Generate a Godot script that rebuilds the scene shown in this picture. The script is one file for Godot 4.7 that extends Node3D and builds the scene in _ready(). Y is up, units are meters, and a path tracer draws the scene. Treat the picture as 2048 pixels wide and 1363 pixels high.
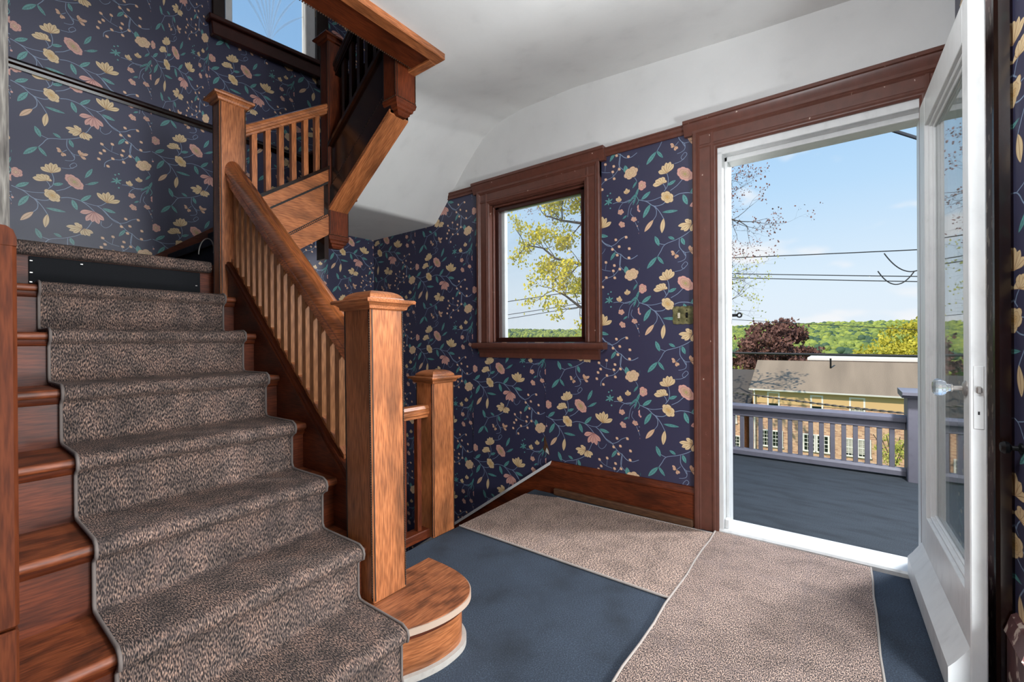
extends Node3D
# An old entrance hall: oak staircase, floral wallpaper, open front door, porch and valley beyond.
# The front wall's inner face is z = 0, the floor y = 0; x runs to the right along the front wall.

var M := {}
var rng := RandomNumberGenerator.new()

func _ready() -> void:
	rng.seed = 4711
	set_view()
	make_materials()
	shell()
	entrance()
	stairs()
	floor_coverings()
	small_things()
	outside()

# ------------------------------------------------------------------ camera, sky, light
func set_view() -> void:
	var cam := Camera3D.new()
	cam.name = "camera"
	cam.fov = rad_to_deg(2.0 * atan(1363.0 / 2.0 / 882.08))
	cam.basis = Basis(Vector3.UP, deg_to_rad(37.07)) * Basis(Vector3.RIGHT, deg_to_rad(-0.095)) * Basis(Vector3.BACK, deg_to_rad(-0.373))
	cam.position = Vector3(0, 1.10, 2.719)
	cam.near = 0.03
	cam.far = 2000.0
	cam.current = true
	add_child(cam)
	var env := Environment.new()
	env.background_mode = Environment.BG_SKY
	var sky := Sky.new()
	var pano := PanoramaSkyMaterial.new()
	pano.panorama = sky_image()
	sky.sky_material = pano
	env.sky = sky
	env.background_energy_multiplier = 1.0
	env.ambient_light_source = Environment.AMBIENT_SOURCE_SKY
	env.tonemap_mode = Environment.TONE_MAPPER_LINEAR
	env.tonemap_exposure = 1.0
	env.sdfgi_enabled = true
	env.ssao_enabled = true
	env.ssil_enabled = true
	var we := WorldEnvironment.new()
	we.name = "world_environment"
	we.environment = env
	add_child(we)
	# the sun stands behind the house and lights the far side of the street
	var sun := DirectionalLight3D.new()
	sun.name = "sun"
	sun.light_color = Color(1.0, 0.955, 0.88)
	sun.light_energy = 1.55
	sun.light_angular_distance = 0.55
	sun.shadow_enabled = true
	sun.look_at_from_position(Vector3(-22, 50, 40), Vector3.ZERO)
	add_child(sun)
	# daylight through the parlour's big window, to the right of the frame
	area_light("parlour_window_light", Vector3(4.05, 1.45, 1.95), Vector3(0, 1.45, 1.85), Vector2(1.6, 1.7), 13.0, Color(0.95, 0.98, 1.0))
	# daylight at the top of the stairwell
	area_light("upper_window_light", Vector3(0.6, 4.35, 2.0), Vector3(-3.0, 3.6, 1.6), Vector2(1.2, 1.3), 3.5, Color(0.95, 0.97, 1.0))

func area_light(called: String, at: Vector3, to: Vector3, size: Vector2, energy: float, c: Color) -> void:
	var l := AreaLight3D.new()
	l.name = called
	l.area_size = size
	l.light_energy = energy
	l.light_color = c
	l.set("area_range", 20.0)
	l.set("area_attenuation", 2.0)
	l.shadow_enabled = true
	add_child(l)
	l.look_at_from_position(at, to)

func sky_image() -> ImageTexture:
	var w := 2048
	var h := 1024
	var im := Image.create(w, h, false, Image.FORMAT_RGBF)
	var n := FastNoiseLite.new()
	n.seed = 12
	n.frequency = 1.0
	n.fractal_octaves = 5
	var stops := [[-90.0, Color(0.20, 0.20, 0.20)], [-3.0, Color(0.50, 0.54, 0.56)], [0.0, Color(0.80, 0.88, 0.96)], [6.0, Color(0.74, 0.87, 0.985)], [16.0, Color(0.50, 0.73, 0.97)], [30.0, Color(0.29, 0.55, 0.90)], [60.0, Color(0.17, 0.38, 0.76)], [90.0, Color(0.13, 0.31, 0.68)]]
	for y in h:
		var el := 90.0 - (y + 0.5) / h * 180.0
		var k := 0
		while k < stops.size() - 2 and el > stops[k + 1][0]:
			k += 1
		var a: Color = stops[k][1]
		var base: Color = a.lerp(stops[k + 1][1], clampf((el - stops[k][0]) / (stops[k + 1][0] - stops[k][0]), 0, 1))
		if el < -2.0 or el > 70.0:
			im.fill_rect(Rect2i(0, y, w, 1), base)
			continue
		var ce := cos(deg_to_rad(el))
		for x in w:
			var az := (x + 0.5) / w * TAU
			var c := base
			if el > -1.0:
				var v := n.get_noise_3d(cos(az) * ce * 3.2, sin(deg_to_rad(el)) * 9.0, sin(az) * ce * 3.2)
				var m := smoothstep(0.20, 0.45, v) * smoothstep(33.0, 20.0, el)
				c = base.lerp(Color(0.93, 0.94, 0.96), m * 0.85)
			im.set_pixel(x, y, c)
	return ImageTexture.create_from_image(im)

# ------------------------------------------------------------------ helpers: nodes
var used := {}

func numbered(called: String) -> String:
	var n: int = used.get(called, 0)
	used[called] = n + 1
	return called if n == 0 else "%s_%03d" % [called, n]

func tag(o: Node, label: String, category: String, group := "", kind := "") -> Node:
	if label:
		o.set_meta("label", label)
	if category:
		o.set_meta("category", category)
	if group:
		o.set_meta("group", group)
	if kind:
		o.set_meta("kind", kind)
	return o

func thing(called: String, label: String, category: String, at: Vector3, group := "") -> Node3D:
	var o := Node3D.new()
	o.name = numbered(called)
	o.position = at
	add_child(o)
	tag(o, label, category, group)
	return o

func set_piece(called: String, label: String, at := Vector3.ZERO) -> Node3D:
	var o := thing(called, label, "", at)
	o.set_meta("kind", "structure")
	return o

# the parts are modelled in the scene's own coordinates and hung under their thing
func part(called: String, st, mat: Material, parent: Node) -> MeshInstance3D:
	var m := MeshInstance3D.new()
	m.name = called if parent != self else numbered(called)
	if st is SurfaceTool:
		m.mesh = st.commit()
	else:
		m.mesh = st
	if mat:
		for k in m.mesh.get_surface_count():
			m.mesh.surface_set_material(k, mat)
	var p := parent
	var off := Vector3.ZERO
	while p != self and p is Node3D:
		off -= p.position
		p = p.get_parent()
	m.position = off
	parent.add_child(m, true)
	return m

func struct(called: String, st, mat: Material, label := "") -> MeshInstance3D:
	var m := part(called, st, mat, self)
	m.set_meta("kind", "structure")
	if label:
		m.set_meta("label", label)
	return m

# ------------------------------------------------------------------ helpers: shapes
func mk() -> SurfaceTool:
	var st := SurfaceTool.new()
	st.begin(Mesh.PRIMITIVE_TRIANGLES)
	return st

func tri(st: SurfaceTool, a: Vector3, b: Vector3, c: Vector3, na: Vector3, nb: Vector3, nc: Vector3, ua := Vector2.ZERO, ub := Vector2.ZERO, uc := Vector2.ZERO) -> void:
	if (b - a).cross(c - a).dot(na + nb + nc) > 0.0:
		var t := b; b = c; c = t
		t = nb; nb = nc; nc = t
		var u := ub; ub = uc; uc = u
	st.set_normal(na); st.set_uv(ua); st.add_vertex(a)
	st.set_normal(nb); st.set_uv(ub); st.add_vertex(b)
	st.set_normal(nc); st.set_uv(uc); st.add_vertex(c)

func quad(st: SurfaceTool, a: Vector3, b: Vector3, c: Vector3, d: Vector3, n: Vector3, uv: Array = []) -> void:
	if uv.size() == 4:
		tri(st, a, b, c, n, n, n, uv[0], uv[1], uv[2])
		tri(st, a, c, d, n, n, n, uv[0], uv[2], uv[3])
	else:
		tri(st, a, b, c, n, n, n)
		tri(st, a, c, d, n, n, n)

# flat polygon of a convex body, facing away from its middle
func face(st: SurfaceTool, p: Array, mid: Vector3) -> void:
	var n := Vector3.ZERO
	for k in range(1, p.size() - 1):
		n += (p[k] - p[0]).cross(p[k + 1] - p[0])
	if n.length() < 1e-12:
		return
	n = n.normalized()
	var c := Vector3.ZERO
	for q in p:
		c += q
	if n.dot(c / p.size() - mid) < 0:
		n = -n
	for k in range(1, p.size() - 1):
		tri(st, p[0], p[k], p[k + 1], n, n, n)

# box with chamfered edges
func bx(st: SurfaceTool, a: Vector3, b: Vector3, ch := 0.0) -> SurfaceTool:
	var lo := Vector3(minf(a.x, b.x), minf(a.y, b.y), minf(a.z, b.z))
	var hi := Vector3(maxf(a.x, b.x), maxf(a.y, b.y), maxf(a.z, b.z))
	var m := (lo + hi) / 2
	var h := (hi - lo) / 2
	hexa(st, Transform3D(Basis.IDENTITY, m), h, ch)
	return st

func hexa(st: SurfaceTool, t: Transform3D, h: Vector3, ch := 0.0) -> void:
	ch = minf(ch, minf(h.x, minf(h.y, h.z)) * 0.9)
	var mid := t.origin
	var P := func(x: float, y: float, z: float) -> Vector3: return t * Vector3(x, y, z)
	if ch <= 0.0:
		for s in [-1, 1]:
			face(st, [P.call(s * h.x, -h.y, -h.z), P.call(s * h.x, h.y, -h.z), P.call(s * h.x, h.y, h.z), P.call(s * h.x, -h.y, h.z)], mid)
			face(st, [P.call(-h.x, s * h.y, -h.z), P.call(h.x, s * h.y, -h.z), P.call(h.x, s * h.y, h.z), P.call(-h.x, s * h.y, h.z)], mid)
			face(st, [P.call(-h.x, -h.y, s * h.z), P.call(h.x, -h.y, s * h.z), P.call(h.x, h.y, s * h.z), P.call(-h.x, h.y, s * h.z)], mid)
		return
	var i := h - Vector3(ch, ch, ch)
	for s in [-1, 1]:
		face(st, [P.call(s * h.x, -i.y, -i.z), P.call(s * h.x, i.y, -i.z), P.call(s * h.x, i.y, i.z), P.call(s * h.x, -i.y, i.z)], mid)
		face(st, [P.call(-i.x, s * h.y, -i.z), P.call(i.x, s * h.y, -i.z), P.call(i.x, s * h.y, i.z), P.call(-i.x, s * h.y, i.z)], mid)
		face(st, [P.call(-i.x, -i.y, s * h.z), P.call(i.x, -i.y, s * h.z), P.call(i.x, i.y, s * h.z), P.call(-i.x, i.y, s * h.z)], mid)
		for r in [-1, 1]:
			face(st, [P.call(s * h.x, r * i.y, -i.z), P.call(s * h.x, r * i.y, i.z), P.call(s * i.x, r * h.y, i.z), P.call(s * i.x, r * h.y, -i.z)], mid)
			face(st, [P.call(s * h.x, -i.y, r * i.z), P.call(s * h.x, i.y, r * i.z), P.call(s * i.x, i.y, r * h.z), P.call(s * i.x, -i.y, r * h.z)], mid)
			face(st, [P.call(-i.x, s * h.y, r * i.z), P.call(i.x, s * h.y, r * i.z), P.call(i.x, s * i.y, r * h.z), P.call(-i.x, s * i.y, r * h.z)], mid)
			for q in [-1, 1]:
				face(st, [P.call(s * h.x, r * i.y, q * i.z), P.call(s * i.x, r * h.y, q * i.z), P.call(s * i.x, r * i.y, q * h.z)], mid)

# prism: outline in the local x-y plane of t, from local z = 0 to len; corners under 40 degrees are shaded round
func extr(st: SurfaceTool, outline: Array, t: Transform3D, length: float, skew := Vector2.ZERO) -> SurfaceTool:
	var p := PackedVector2Array(outline)
	var area := 0.0
	for k in p.size():
		area += p[k].cross(p[(k + 1) % p.size()])
	if area < 0:
		p.reverse()
	var n := p.size()
	var en := []
	for k in n:
		var d := (p[(k + 1) % n] - p[k]).normalized()
		en.append(Vector2(d.y, -d.x))
	var far := Vector3(skew.x, skew.y, length)
	for k in n:
		var a := p[k]
		var b := p[(k + 1) % n]
		var na: Vector2 = en[k]
		var nb: Vector2 = en[k]
		if en[k].dot(en[(k + n - 1) % n]) > 0.92:
			na = (en[k] + en[(k + n - 1) % n]).normalized()
		if en[k].dot(en[(k + 1) % n]) > 0.92:
			nb = (en[k] + en[(k + 1) % n]).normalized()
		var A := t * Vector3(a.x, a.y, 0)
		var B := t * Vector3(b.x, b.y, 0)
		var A2 := t * (Vector3(a.x, a.y, 0) + far)
		var B2 := t * (Vector3(b.x, b.y, 0) + far)
		var NA := (t.basis * Vector3(na.x, na.y, 0)).normalized()
		var NB := (t.basis * Vector3(nb.x, nb.y, 0)).normalized()
		tri(st, A, B, B2, NA, NB, NB)
		tri(st, A, B2, A2, NA, NB, NA)
	var ix := Geometry2D.triangulate_polygon(p)
	var n0 := (t.basis * Vector3(0, 0, -1)).normalized()
	for k in range(0, ix.size(), 3):
		var q := []
		for j in 3:
			q.append(Vector3(p[ix[k + j]].x, p[ix[k + j]].y, 0))
		tri(st, t * q[0], t * q[1], t * q[2], n0, n0, n0)
		tri(st, t * (q[0] + far), t * (q[1] + far), t * (q[2] + far), -n0, -n0, -n0)
	return st

# frames for extr: the run goes along an axis and the outline lies across it
func along_x(o: Vector3) -> Transform3D:   # outline x = +z, y = +y
	return Transform3D(Basis(Vector3(0, 0, 1), Vector3(0, 1, 0), Vector3(1, 0, 0)), o)

func along_z(o: Vector3) -> Transform3D:   # outline x = +x, y = +y
	return Transform3D(Basis(Vector3(1, 0, 0), Vector3(0, 1, 0), Vector3(0, 0, 1)), o)

func along_y(o: Vector3) -> Transform3D:   # outline x = +x, y = +z
	return Transform3D(Basis(Vector3(1, 0, 0), Vector3(0, 0, 1), Vector3(0, 1, 0)), o)

# square rings, each [half x, half z, y], closed at both ends
func rings(st: SurfaceTool, c: Vector3, r: Array) -> SurfaceTool:
	for k in r.size() - 1:
		var a: Array = r[k]
		var b: Array = r[k + 1]
		for s in 4:
			var u: Vector2 = [Vector2(-1, -1), Vector2(1, -1), Vector2(1, 1), Vector2(-1, 1)][s]
			var v: Vector2 = [Vector2(1, -1), Vector2(1, 1), Vector2(-1, 1), Vector2(-1, -1)][s]
			var p := [c + Vector3(u.x * a[0], a[2], u.y * a[1]), c + Vector3(v.x * a[0], a[2], v.y * a[1]), c + Vector3(v.x * b[0], b[2], v.y * b[1]), c + Vector3(u.x * b[0], b[2], u.y * b[1])]
			var out := Vector3(u.x + v.x, 0, u.y + v.y).normalized()
			var n: Vector3 = (p[1] - p[0]).cross(p[3] - p[0])
			if n.length() < 1e-10:
				n = (p[2] - p[1]).cross(p[3] - p[2])
			n = n.normalized()
			# the side of a band that looks away from the axis, or up or down where it is flat
			var slope: float = b[2] - a[2]
			if absf(slope) < 1e-6:
				n = Vector3.UP if a[0] + a[1] > b[0] + b[1] else Vector3.DOWN
			elif n.dot(out) < 0:
				n = -n
			quad(st, p[0], p[1], p[2], p[3], n)
	for e in [0, r.size() - 1]:
		var a: Array = r[e]
		quad(st, c + Vector3(-a[0], a[2], -a[1]), c + Vector3(a[0], a[2], -a[1]), c + Vector3(a[0], a[2], a[1]), c + Vector3(-a[0], a[2], a[1]), Vector3.DOWN if e == 0 else Vector3.UP)
	return st

# round bar through points; r may be a number or one radius per point
func tube(st: SurfaceTool, pts: Array, r, sides := 8) -> SurfaceTool:
	var n := pts.size()
	var ringp := []
	var ringn := []
	var up := Vector3.UP
	for k in n:
		var d: Vector3 = (pts[mini(k + 1, n - 1)] - pts[maxi(k - 1, 0)]).normalized()
		if absf(d.dot(up)) > 0.95:
			up = Vector3.RIGHT if absf(d.x) < 0.8 else Vector3.BACK
		var a := d.cross(up).normalized()
		var b := d.cross(a).normalized()
		up = -b if k > 0 else up
		var rr: float = r[k] if r is Array else r
		var rp := []
		var rn := []
		for s in sides:
			var q := a * cos(TAU * s / sides) + b * sin(TAU * s / sides)
			rn.append(q)
			rp.append(pts[k] + q * rr)
		ringp.append(rp)
		ringn.append(rn)
	for k in n - 1:
		for s in sides:
			var s2 := (s + 1) % sides
			tri(st, ringp[k][s], ringp[k][s2], ringp[k + 1][s2], ringn[k][s], ringn[k][s2], ringn[k + 1][s2])
			tri(st, ringp[k][s], ringp[k + 1][s2], ringp[k + 1][s], ringn[k][s], ringn[k + 1][s2], ringn[k + 1][s])
	for e in [0, n - 1]:
		var nn: Vector3 = (pts[0] - pts[1]).normalized() if e == 0 else (pts[n - 1] - pts[n - 2]).normalized()
		for s in sides:
			tri(st, pts[e], ringp[e][s], ringp[e][(s + 1) % sides], nn, nn, nn)
	return st

# turned shape: profile of [radius, height] about the local y of t
func lathe(st: SurfaceTool, prof: Array, t: Transform3D, sides := 24) -> SurfaceTool:
	for k in prof.size() - 1:
		var d: Vector2 = prof[k + 1] - prof[k]
		if d.length() < 1e-6:
			continue
		var nn := Vector2(d.y, -d.x).normalized()
		for s in sides:
			var a0 := TAU * s / sides
			var a1 := TAU * (s + 1) / sides
			var p := []
			for q in [[prof[k], a0], [prof[k], a1], [prof[k + 1], a1], [prof[k + 1], a0]]:
				p.append(t * Vector3(q[0].x * cos(q[1]), q[0].y, q[0].x * sin(q[1])))
			var n0 := (t.basis * Vector3(nn.x * cos(a0), nn.y, nn.x * sin(a0))).normalized()
			var n1 := (t.basis * Vector3(nn.x * cos(a1), nn.y, nn.x * sin(a1))).normalized()
			tri(st, p[0], p[1], p[2], n0, n1, n1)
			tri(st, p[0], p[2], p[3], n0, n1, n0)
	return st

func arc(c: Vector2, r: Vector2, a0: float, a1: float, n: int) -> Array:
	var o := []
	for k in n + 1:
		var a := deg_to_rad(lerpf(a0, a1, float(k) / n))
		o.append(c + Vector2(cos(a) * r.x, sin(a) * r.y))
	return o

# row of little beads
func beads(st: SurfaceTool, a: Vector3, b: Vector3, step: float, size: Vector3) -> SurfaceTool:
	var n := int((b - a).length() / step)
	for k in n:
		var c := a.lerp(b, (k + 0.5) / n)
		hexa(st, Transform3D(Basis.IDENTITY, c), size / 2, size.x * 0.25)
	return st

# ------------------------------------------------------------------ materials
func ramp(stops: Array) -> Gradient:
	var g := Gradient.new()
	var o := PackedFloat32Array()
	var c := PackedColorArray()
	for s in stops:
		o.append(s[0])
		c.append(s[1])
	g.offsets = o
	g.colors = c
	return g

func ntex(stops: Array, freq: float, octaves: int, size: int, sd: int, kind := FastNoiseLite.TYPE_SIMPLEX_SMOOTH) -> NoiseTexture2D:
	var n := FastNoiseLite.new()
	n.noise_type = kind
	n.seed = sd
	n.frequency = freq
	n.fractal_type = FastNoiseLite.FRACTAL_FBM
	n.fractal_octaves = octaves
	var t := NoiseTexture2D.new()
	t.width = size
	t.height = size
	t.seamless = true
	t.seamless_blend_skirt = 0.15
	t.noise = n
	t.color_ramp = ramp(stops)
	return t

func grey(a: float) -> Color:
	return Color(a, a, a)

func mat(tex: Texture2D, scale: Vector3, rough: float, tint := Color.WHITE) -> StandardMaterial3D:
	var m := StandardMaterial3D.new()
	m.albedo_color = tint
	m.roughness = rough
	if tex:
		m.albedo_texture = tex
		m.uv1_triplanar = true
		m.uv1_triplanar_sharpness = 8.0
		m.uv1_scale = scale
	return m

func flat(c: Color, rough: float, metal := 0.0) -> StandardMaterial3D:
	var m := StandardMaterial3D.new()
	m.albedo_color = c
	m.roughness = rough
	m.metallic = metal
	return m

# a second, broader pattern multiplied over the first
func over(m: StandardMaterial3D, tex: Texture2D, scale: Vector3) -> StandardMaterial3D:
	m.detail_enabled = true
	m.detail_blend_mode = BaseMaterial3D.BLEND_MODE_MUL
	m.detail_albedo = tex
	m.detail_uv_layer = BaseMaterial3D.DETAIL_UV_2
	m.uv2_triplanar = true
	m.uv2_triplanar_sharpness = 8.0
	m.uv2_scale = scale
	return m

func relief(m: StandardMaterial3D, tex: Texture2D, cm: float) -> StandardMaterial3D:
	m.heightmap_enabled = true
	m.heightmap_texture = tex
	m.heightmap_scale = cm
	return m

func along(axis: String, fine: float, long: float) -> Vector3:
	return Vector3(long if axis == "x" else fine, long if axis == "y" else fine, long if axis == "z" else fine)

func make_materials() -> void:
	# oak: short dark pores and light flecks drawn out along the grain, over broad tone changes
	var grain := ntex([[0.0, Color(0.43, 0.27, 0.155)], [0.33, Color(0.55, 0.36, 0.22)], [0.5, Color(0.615, 0.41, 0.26)], [0.7, Color(0.67, 0.46, 0.30)], [1.0, Color(0.74, 0.53, 0.36)]], 0.055, 4, 512, 3)
	var broad := ntex([[0.0, grey(0.62)], [0.4, grey(0.86)], [0.65, grey(0.97)], [1.0, grey(1.0)]], 0.012, 3, 256, 8)
	for a in ["x", "y", "z"]:
		var o := mat(grain, along(a, 4.5, 0.42), 0.36, Color(1.07, 0.96, 0.89))
		over(o, broad, along(a, 2.2, 0.6))
		o.clearcoat_enabled = true
		o.clearcoat = 0.3
		o.clearcoat_roughness = 0.22
		M["oak_" + a] = o
		var d := mat(grain, along(a, 4.5, 0.42), 0.5, Color(0.62, 0.43, 0.34))   # darker stained treads, risers, panels
		over(d, broad, along(a, 2.6, 0.7))
		d.clearcoat_enabled = true
		d.clearcoat = 0.12
		d.clearcoat_roughness = 0.3
		d.metallic_specular = 0.35
		M["dark_oak_" + a] = d
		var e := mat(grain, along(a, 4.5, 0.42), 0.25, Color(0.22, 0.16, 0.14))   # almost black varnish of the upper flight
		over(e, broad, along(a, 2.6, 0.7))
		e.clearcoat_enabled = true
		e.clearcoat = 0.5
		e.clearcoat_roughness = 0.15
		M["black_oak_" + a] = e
	M.half_post = mat(grain, along("y", 4.5, 0.42), 0.62, Color(0.55, 0.40, 0.32))
	M.half_post.metallic_specular = 0.3
	var rl := mat(grain, along("x", 4.5, 0.42), 0.3, Color(1.45, 1.25, 1.08))
	over(rl, broad, along("x", 2.2, 0.6))
	rl.clearcoat_enabled = true
	rl.clearcoat = 0.8
	rl.clearcoat_roughness = 0.1
	M.rail = rl
	M.pale_oak = mat(grain, along("y", 4.5, 0.42), 0.4, Color(1.08, 1.08, 1.06))
	var worn := ntex([[0.0, grey(0.55)], [0.4, Color(0.86, 0.83, 0.82)], [0.62, Color(1, 0.98, 0.97)], [1.0, Color(1, 1, 1)]], 0.02, 5, 512, 31)
	var tread := mat(grain, along("z", 4.5, 0.5), 0.5, Color(0.78, 0.62, 0.55))
	M.tread = over(tread, worn, Vector3(1.3, 1.3, 0.7))
	var bull := mat(grain, along("z", 4.5, 0.28), 0.5, Color(0.90, 0.82, 0.80))
	M.bullnose = over(bull, worn, Vector3(1.1, 1.1, 0.7))
	M.bead = flat(Color(0.23, 0.15, 0.10), 0.35)
	M.groove = flat(Color(0.075, 0.05, 0.04), 0.5)
	# brown painted trim, chipped to a pale undercoat here and there
	var chip := ntex([[0.0, Color(0.33, 0.195, 0.155)], [0.45, Color(0.365, 0.215, 0.17)], [0.80, Color(0.385, 0.225, 0.18)], [0.915, Color(0.39, 0.23, 0.185)], [0.92, Color(0.74, 0.66, 0.60)], [1.0, Color(0.82, 0.76, 0.70)]], 0.016, 6, 1024, 77)
	M.brown_paint = mat(chip, Vector3(1.15, 0.85, 1.15), 0.38)
	M.brown_gloss = mat(chip, Vector3(0.9, 0.35, 0.9), 0.3, Color(0.62, 0.52, 0.52))
	M.peeling = mat(ntex([[0.0, Color(0.29, 0.20, 0.20)], [0.55, Color(0.36, 0.24, 0.235)], [0.70, Color(0.38, 0.26, 0.25)], [0.715, Color(0.70, 0.63, 0.58)], [1.0, Color(0.70, 0.65, 0.60)]], 0.016, 5, 1024, 5), Vector3(1.3, 0.75, 1.3), 0.4)
	# white paint, plaster
	var dirt := ntex([[0.0, grey(0.90)], [0.3, grey(0.97)], [0.6, grey(0.99)], [1.0, grey(1.0)]], 0.02, 5, 512, 91)
	M.white_paint = mat(dirt, Vector3(1.4, 0.7, 1.4), 0.42, Color(0.85, 0.85, 0.845))
	M.plaster = mat(ntex([[0.0, grey(0.955)], [0.3, grey(0.985)], [0.6, grey(0.995)], [1.0, grey(1.0)]], 0.008, 5, 1024, 17), Vector3(0.55, 0.55, 0.55), 0.9, Color(0.845, 0.84, 0.83))
	relief(M.plaster, ntex([[0.0, grey(0.0)], [1.0, grey(1.0)]], 0.02, 3, 512, 61), 0.05)
	M.plain_wall = flat(Color(0.90, 0.89, 0.87), 0.9)
	M.pale_carpet = flat(Color(0.86, 0.83, 0.78), 0.95)
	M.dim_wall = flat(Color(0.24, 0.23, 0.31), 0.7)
	M.bare_wall = mat(ntex([[0.0, Color(0.20, 0.18, 0.17)], [0.5, Color(0.36, 0.34, 0.32)], [1.0, Color(0.55, 0.53, 0.50)]], 0.03, 4, 512, 87), Vector3(9, 0.7, 9), 0.8)
	# wallpaper
	var wp := StandardMaterial3D.new()
	wp.albedo_texture = ImageTexture.create_from_image(wallpaper_image())
	wp.roughness = 0.42
	wp.metallic_specular = 0.55
	M.paper = wp
	# carpets
	var loop := ntex([[0.0, Color(0.06, 0.05, 0.045)], [0.32, Color(0.18, 0.14, 0.125)], [0.48, Color(0.40, 0.32, 0.28)], [0.60, Color(0.58, 0.48, 0.42)], [0.72, Color(0.69, 0.53, 0.41)], [1.0, Color(0.90, 0.82, 0.77)]], 0.16, 2, 512, 41)
	var loop_h := ntex([[0.0, grey(0)], [1.0, grey(1)]], 0.16, 2, 512, 41)
	var patches := ntex([[0.0, grey(0.66)], [0.45, grey(0.86)], [0.7, Color(1, 0.97, 0.95)], [1.0, Color(1, 1, 1)]], 0.02, 4, 256, 43)
	var rc := mat(loop, Vector3(0.9, 0.9, 3.2), 0.95, Color(0.88, 0.91, 0.97))
	over(rc, patches, Vector3(1.4, 1.4, 1.9))
	relief(rc, loop_h, 0.18)
	M.stair_carpet = rc
	var mc := mat(loop, Vector3(1.1, 3.0, 3.0), 0.95, Color(1.30, 1.37, 1.45))
	over(mc, ntex([[0.0, grey(0.80)], [0.5, grey(0.95)], [1.0, grey(1.0)]], 0.02, 4, 256, 44), Vector3(1.2, 1.2, 1.2))
	relief(mc, loop_h, 0.08)
	M.mat_x = mc
	var mz := mat(loop, Vector3(3.0, 3.0, 1.4), 0.95, Color(1.22, 1.29, 1.38))
	over(mz, ntex([[0.0, grey(0.82)], [0.5, grey(0.95)], [1.0, grey(1.0)]], 0.02, 4, 256, 44), Vector3(1.2, 1.2, 1.2))
	relief(mz, loop_h, 0.08)
	M.mat_z = mz
	var felt := ntex([[0.0, Color(0.10, 0.125, 0.16)], [0.5, Color(0.165, 0.20, 0.245)], [0.8, Color(0.22, 0.26, 0.31)], [1.0, Color(0.36, 0.40, 0.44)]], 0.22, 3, 512, 55)
	M.navy = over(mat(felt, Vector3(1.4, 1.4, 1.4), 0.95, Color(1.12, 1.12, 1.13)), ntex([[0.0, grey(0.70)], [0.5, grey(0.92)], [1.0, grey(1)]], 0.012, 4, 256, 56), Vector3(1, 1, 1))
	relief(M.navy, felt, 0.15)
	M.black_felt = mat(felt, Vector3(2.2, 2.2, 2.2), 0.95, Color(0.42, 0.38, 0.38))
	M.porch_felt = over(mat(felt, Vector3(1.6, 1.6, 1.6), 0.95, Color(1.15, 1.08, 1.0)), ntex([[0.0, grey(0.74)], [0.45, grey(0.92)], [1.0, grey(1)]], 0.02, 4, 256, 58), Vector3(0.5, 0.5, 1.6))
	M.binding = flat(Color(0.62, 0.58, 0.55), 0.9)
	M.binding_dark = flat(Color(0.42, 0.38, 0.36), 0.9)
	M.old_wood = mat(grain, along("x", 4.0, 0.5), 0.7, Color(0.52, 0.50, 0.47))
	# metal, glass
	M.brass = mat(ntex([[0.0, Color(0.22, 0.22, 0.13)], [0.5, Color(0.42, 0.40, 0.26)], [1.0, Color(0.60, 0.56, 0.40)]], 0.05, 4, 256, 66), Vector3(1.6, 1.6, 1.6), 0.45)
	M.brass.metallic = 0.25
	M.black_metal = flat(Color(0.03, 0.03, 0.035), 0.4, 0.3)
	M.pewter = flat(Color(0.62, 0.60, 0.58), 0.3, 0.6)
	M.ivory = flat(Color(0.85, 0.80, 0.70), 0.4)
	var pane := flat(Color(0.93, 0.97, 0.96, 0.05), 0.02)
	pane.transparency = BaseMaterial3D.TRANSPARENCY_ALPHA
	M.glass = pane
	var dglass := flat(Color(0.50, 0.60, 0.58, 0.22), 0.015)
	dglass.transparency = BaseMaterial3D.TRANSPARENCY_ALPHA
	dglass.metallic_specular = 0.9
	M.door_glass = dglass
	var etched := flat(Color(0.86, 0.90, 0.96, 0.16), 0.5)
	etched.transparency = BaseMaterial3D.TRANSPARENCY_ALPHA
	M.etching = etched
	var knob := flat(Color(0.93, 0.95, 0.97, 0.12), 0.06)
	knob.refraction_enabled = true
	knob.refraction_scale = 0.05
	M.knob_glass = knob
	# outside
	M.porch_paint = mat(dirt, Vector3(1.2, 1.2, 1.2), 0.5, Color(0.43, 0.42, 0.46))
	M.shingle = over(mat(ntex([[0.0, Color(0.50, 0.45, 0.39)], [0.5, Color(0.60, 0.54, 0.47)], [1.0, Color(0.68, 0.62, 0.54)]], 0.08, 3, 512, 21), Vector3(0.5, 0.5, 0.5), 0.95), ntex([[0.0, grey(0.84)], [1.0, grey(1)]], 0.02, 3, 256, 22), Vector3(0.12, 0.02, 0.02))
	M.dark_shingle = mat(ntex([[0.0, Color(0.23, 0.22, 0.22)], [1.0, Color(0.40, 0.38, 0.36)]], 0.08, 3, 512, 23), Vector3(0.5, 0.5, 0.5), 0.95)
	M.brick = mat(ImageTexture.create_from_image(brick_image()), Vector3(0.5, 0.5, 0.5), 0.9)
	M.stucco = flat(Color(0.82, 0.69, 0.50), 0.9)
	M.worn_edge = flat(Color(0.66, 0.57, 0.50), 0.7)
	M.worn_white = mat(dirt, Vector3(4, 4, 4), 0.6, Color(0.66, 0.63, 0.60))
	M.trim_white = flat(Color(0.90, 0.89, 0.87), 0.6)
	M.window_dark = flat(Color(0.10, 0.12, 0.14), 0.1)
	M.window_dark.metallic_specular = 0.8
	M.blind = flat(Color(0.75, 0.74, 0.70), 0.8)
	M.pale_roof = flat(Color(0.83, 0.75, 0.72), 0.8)
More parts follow.
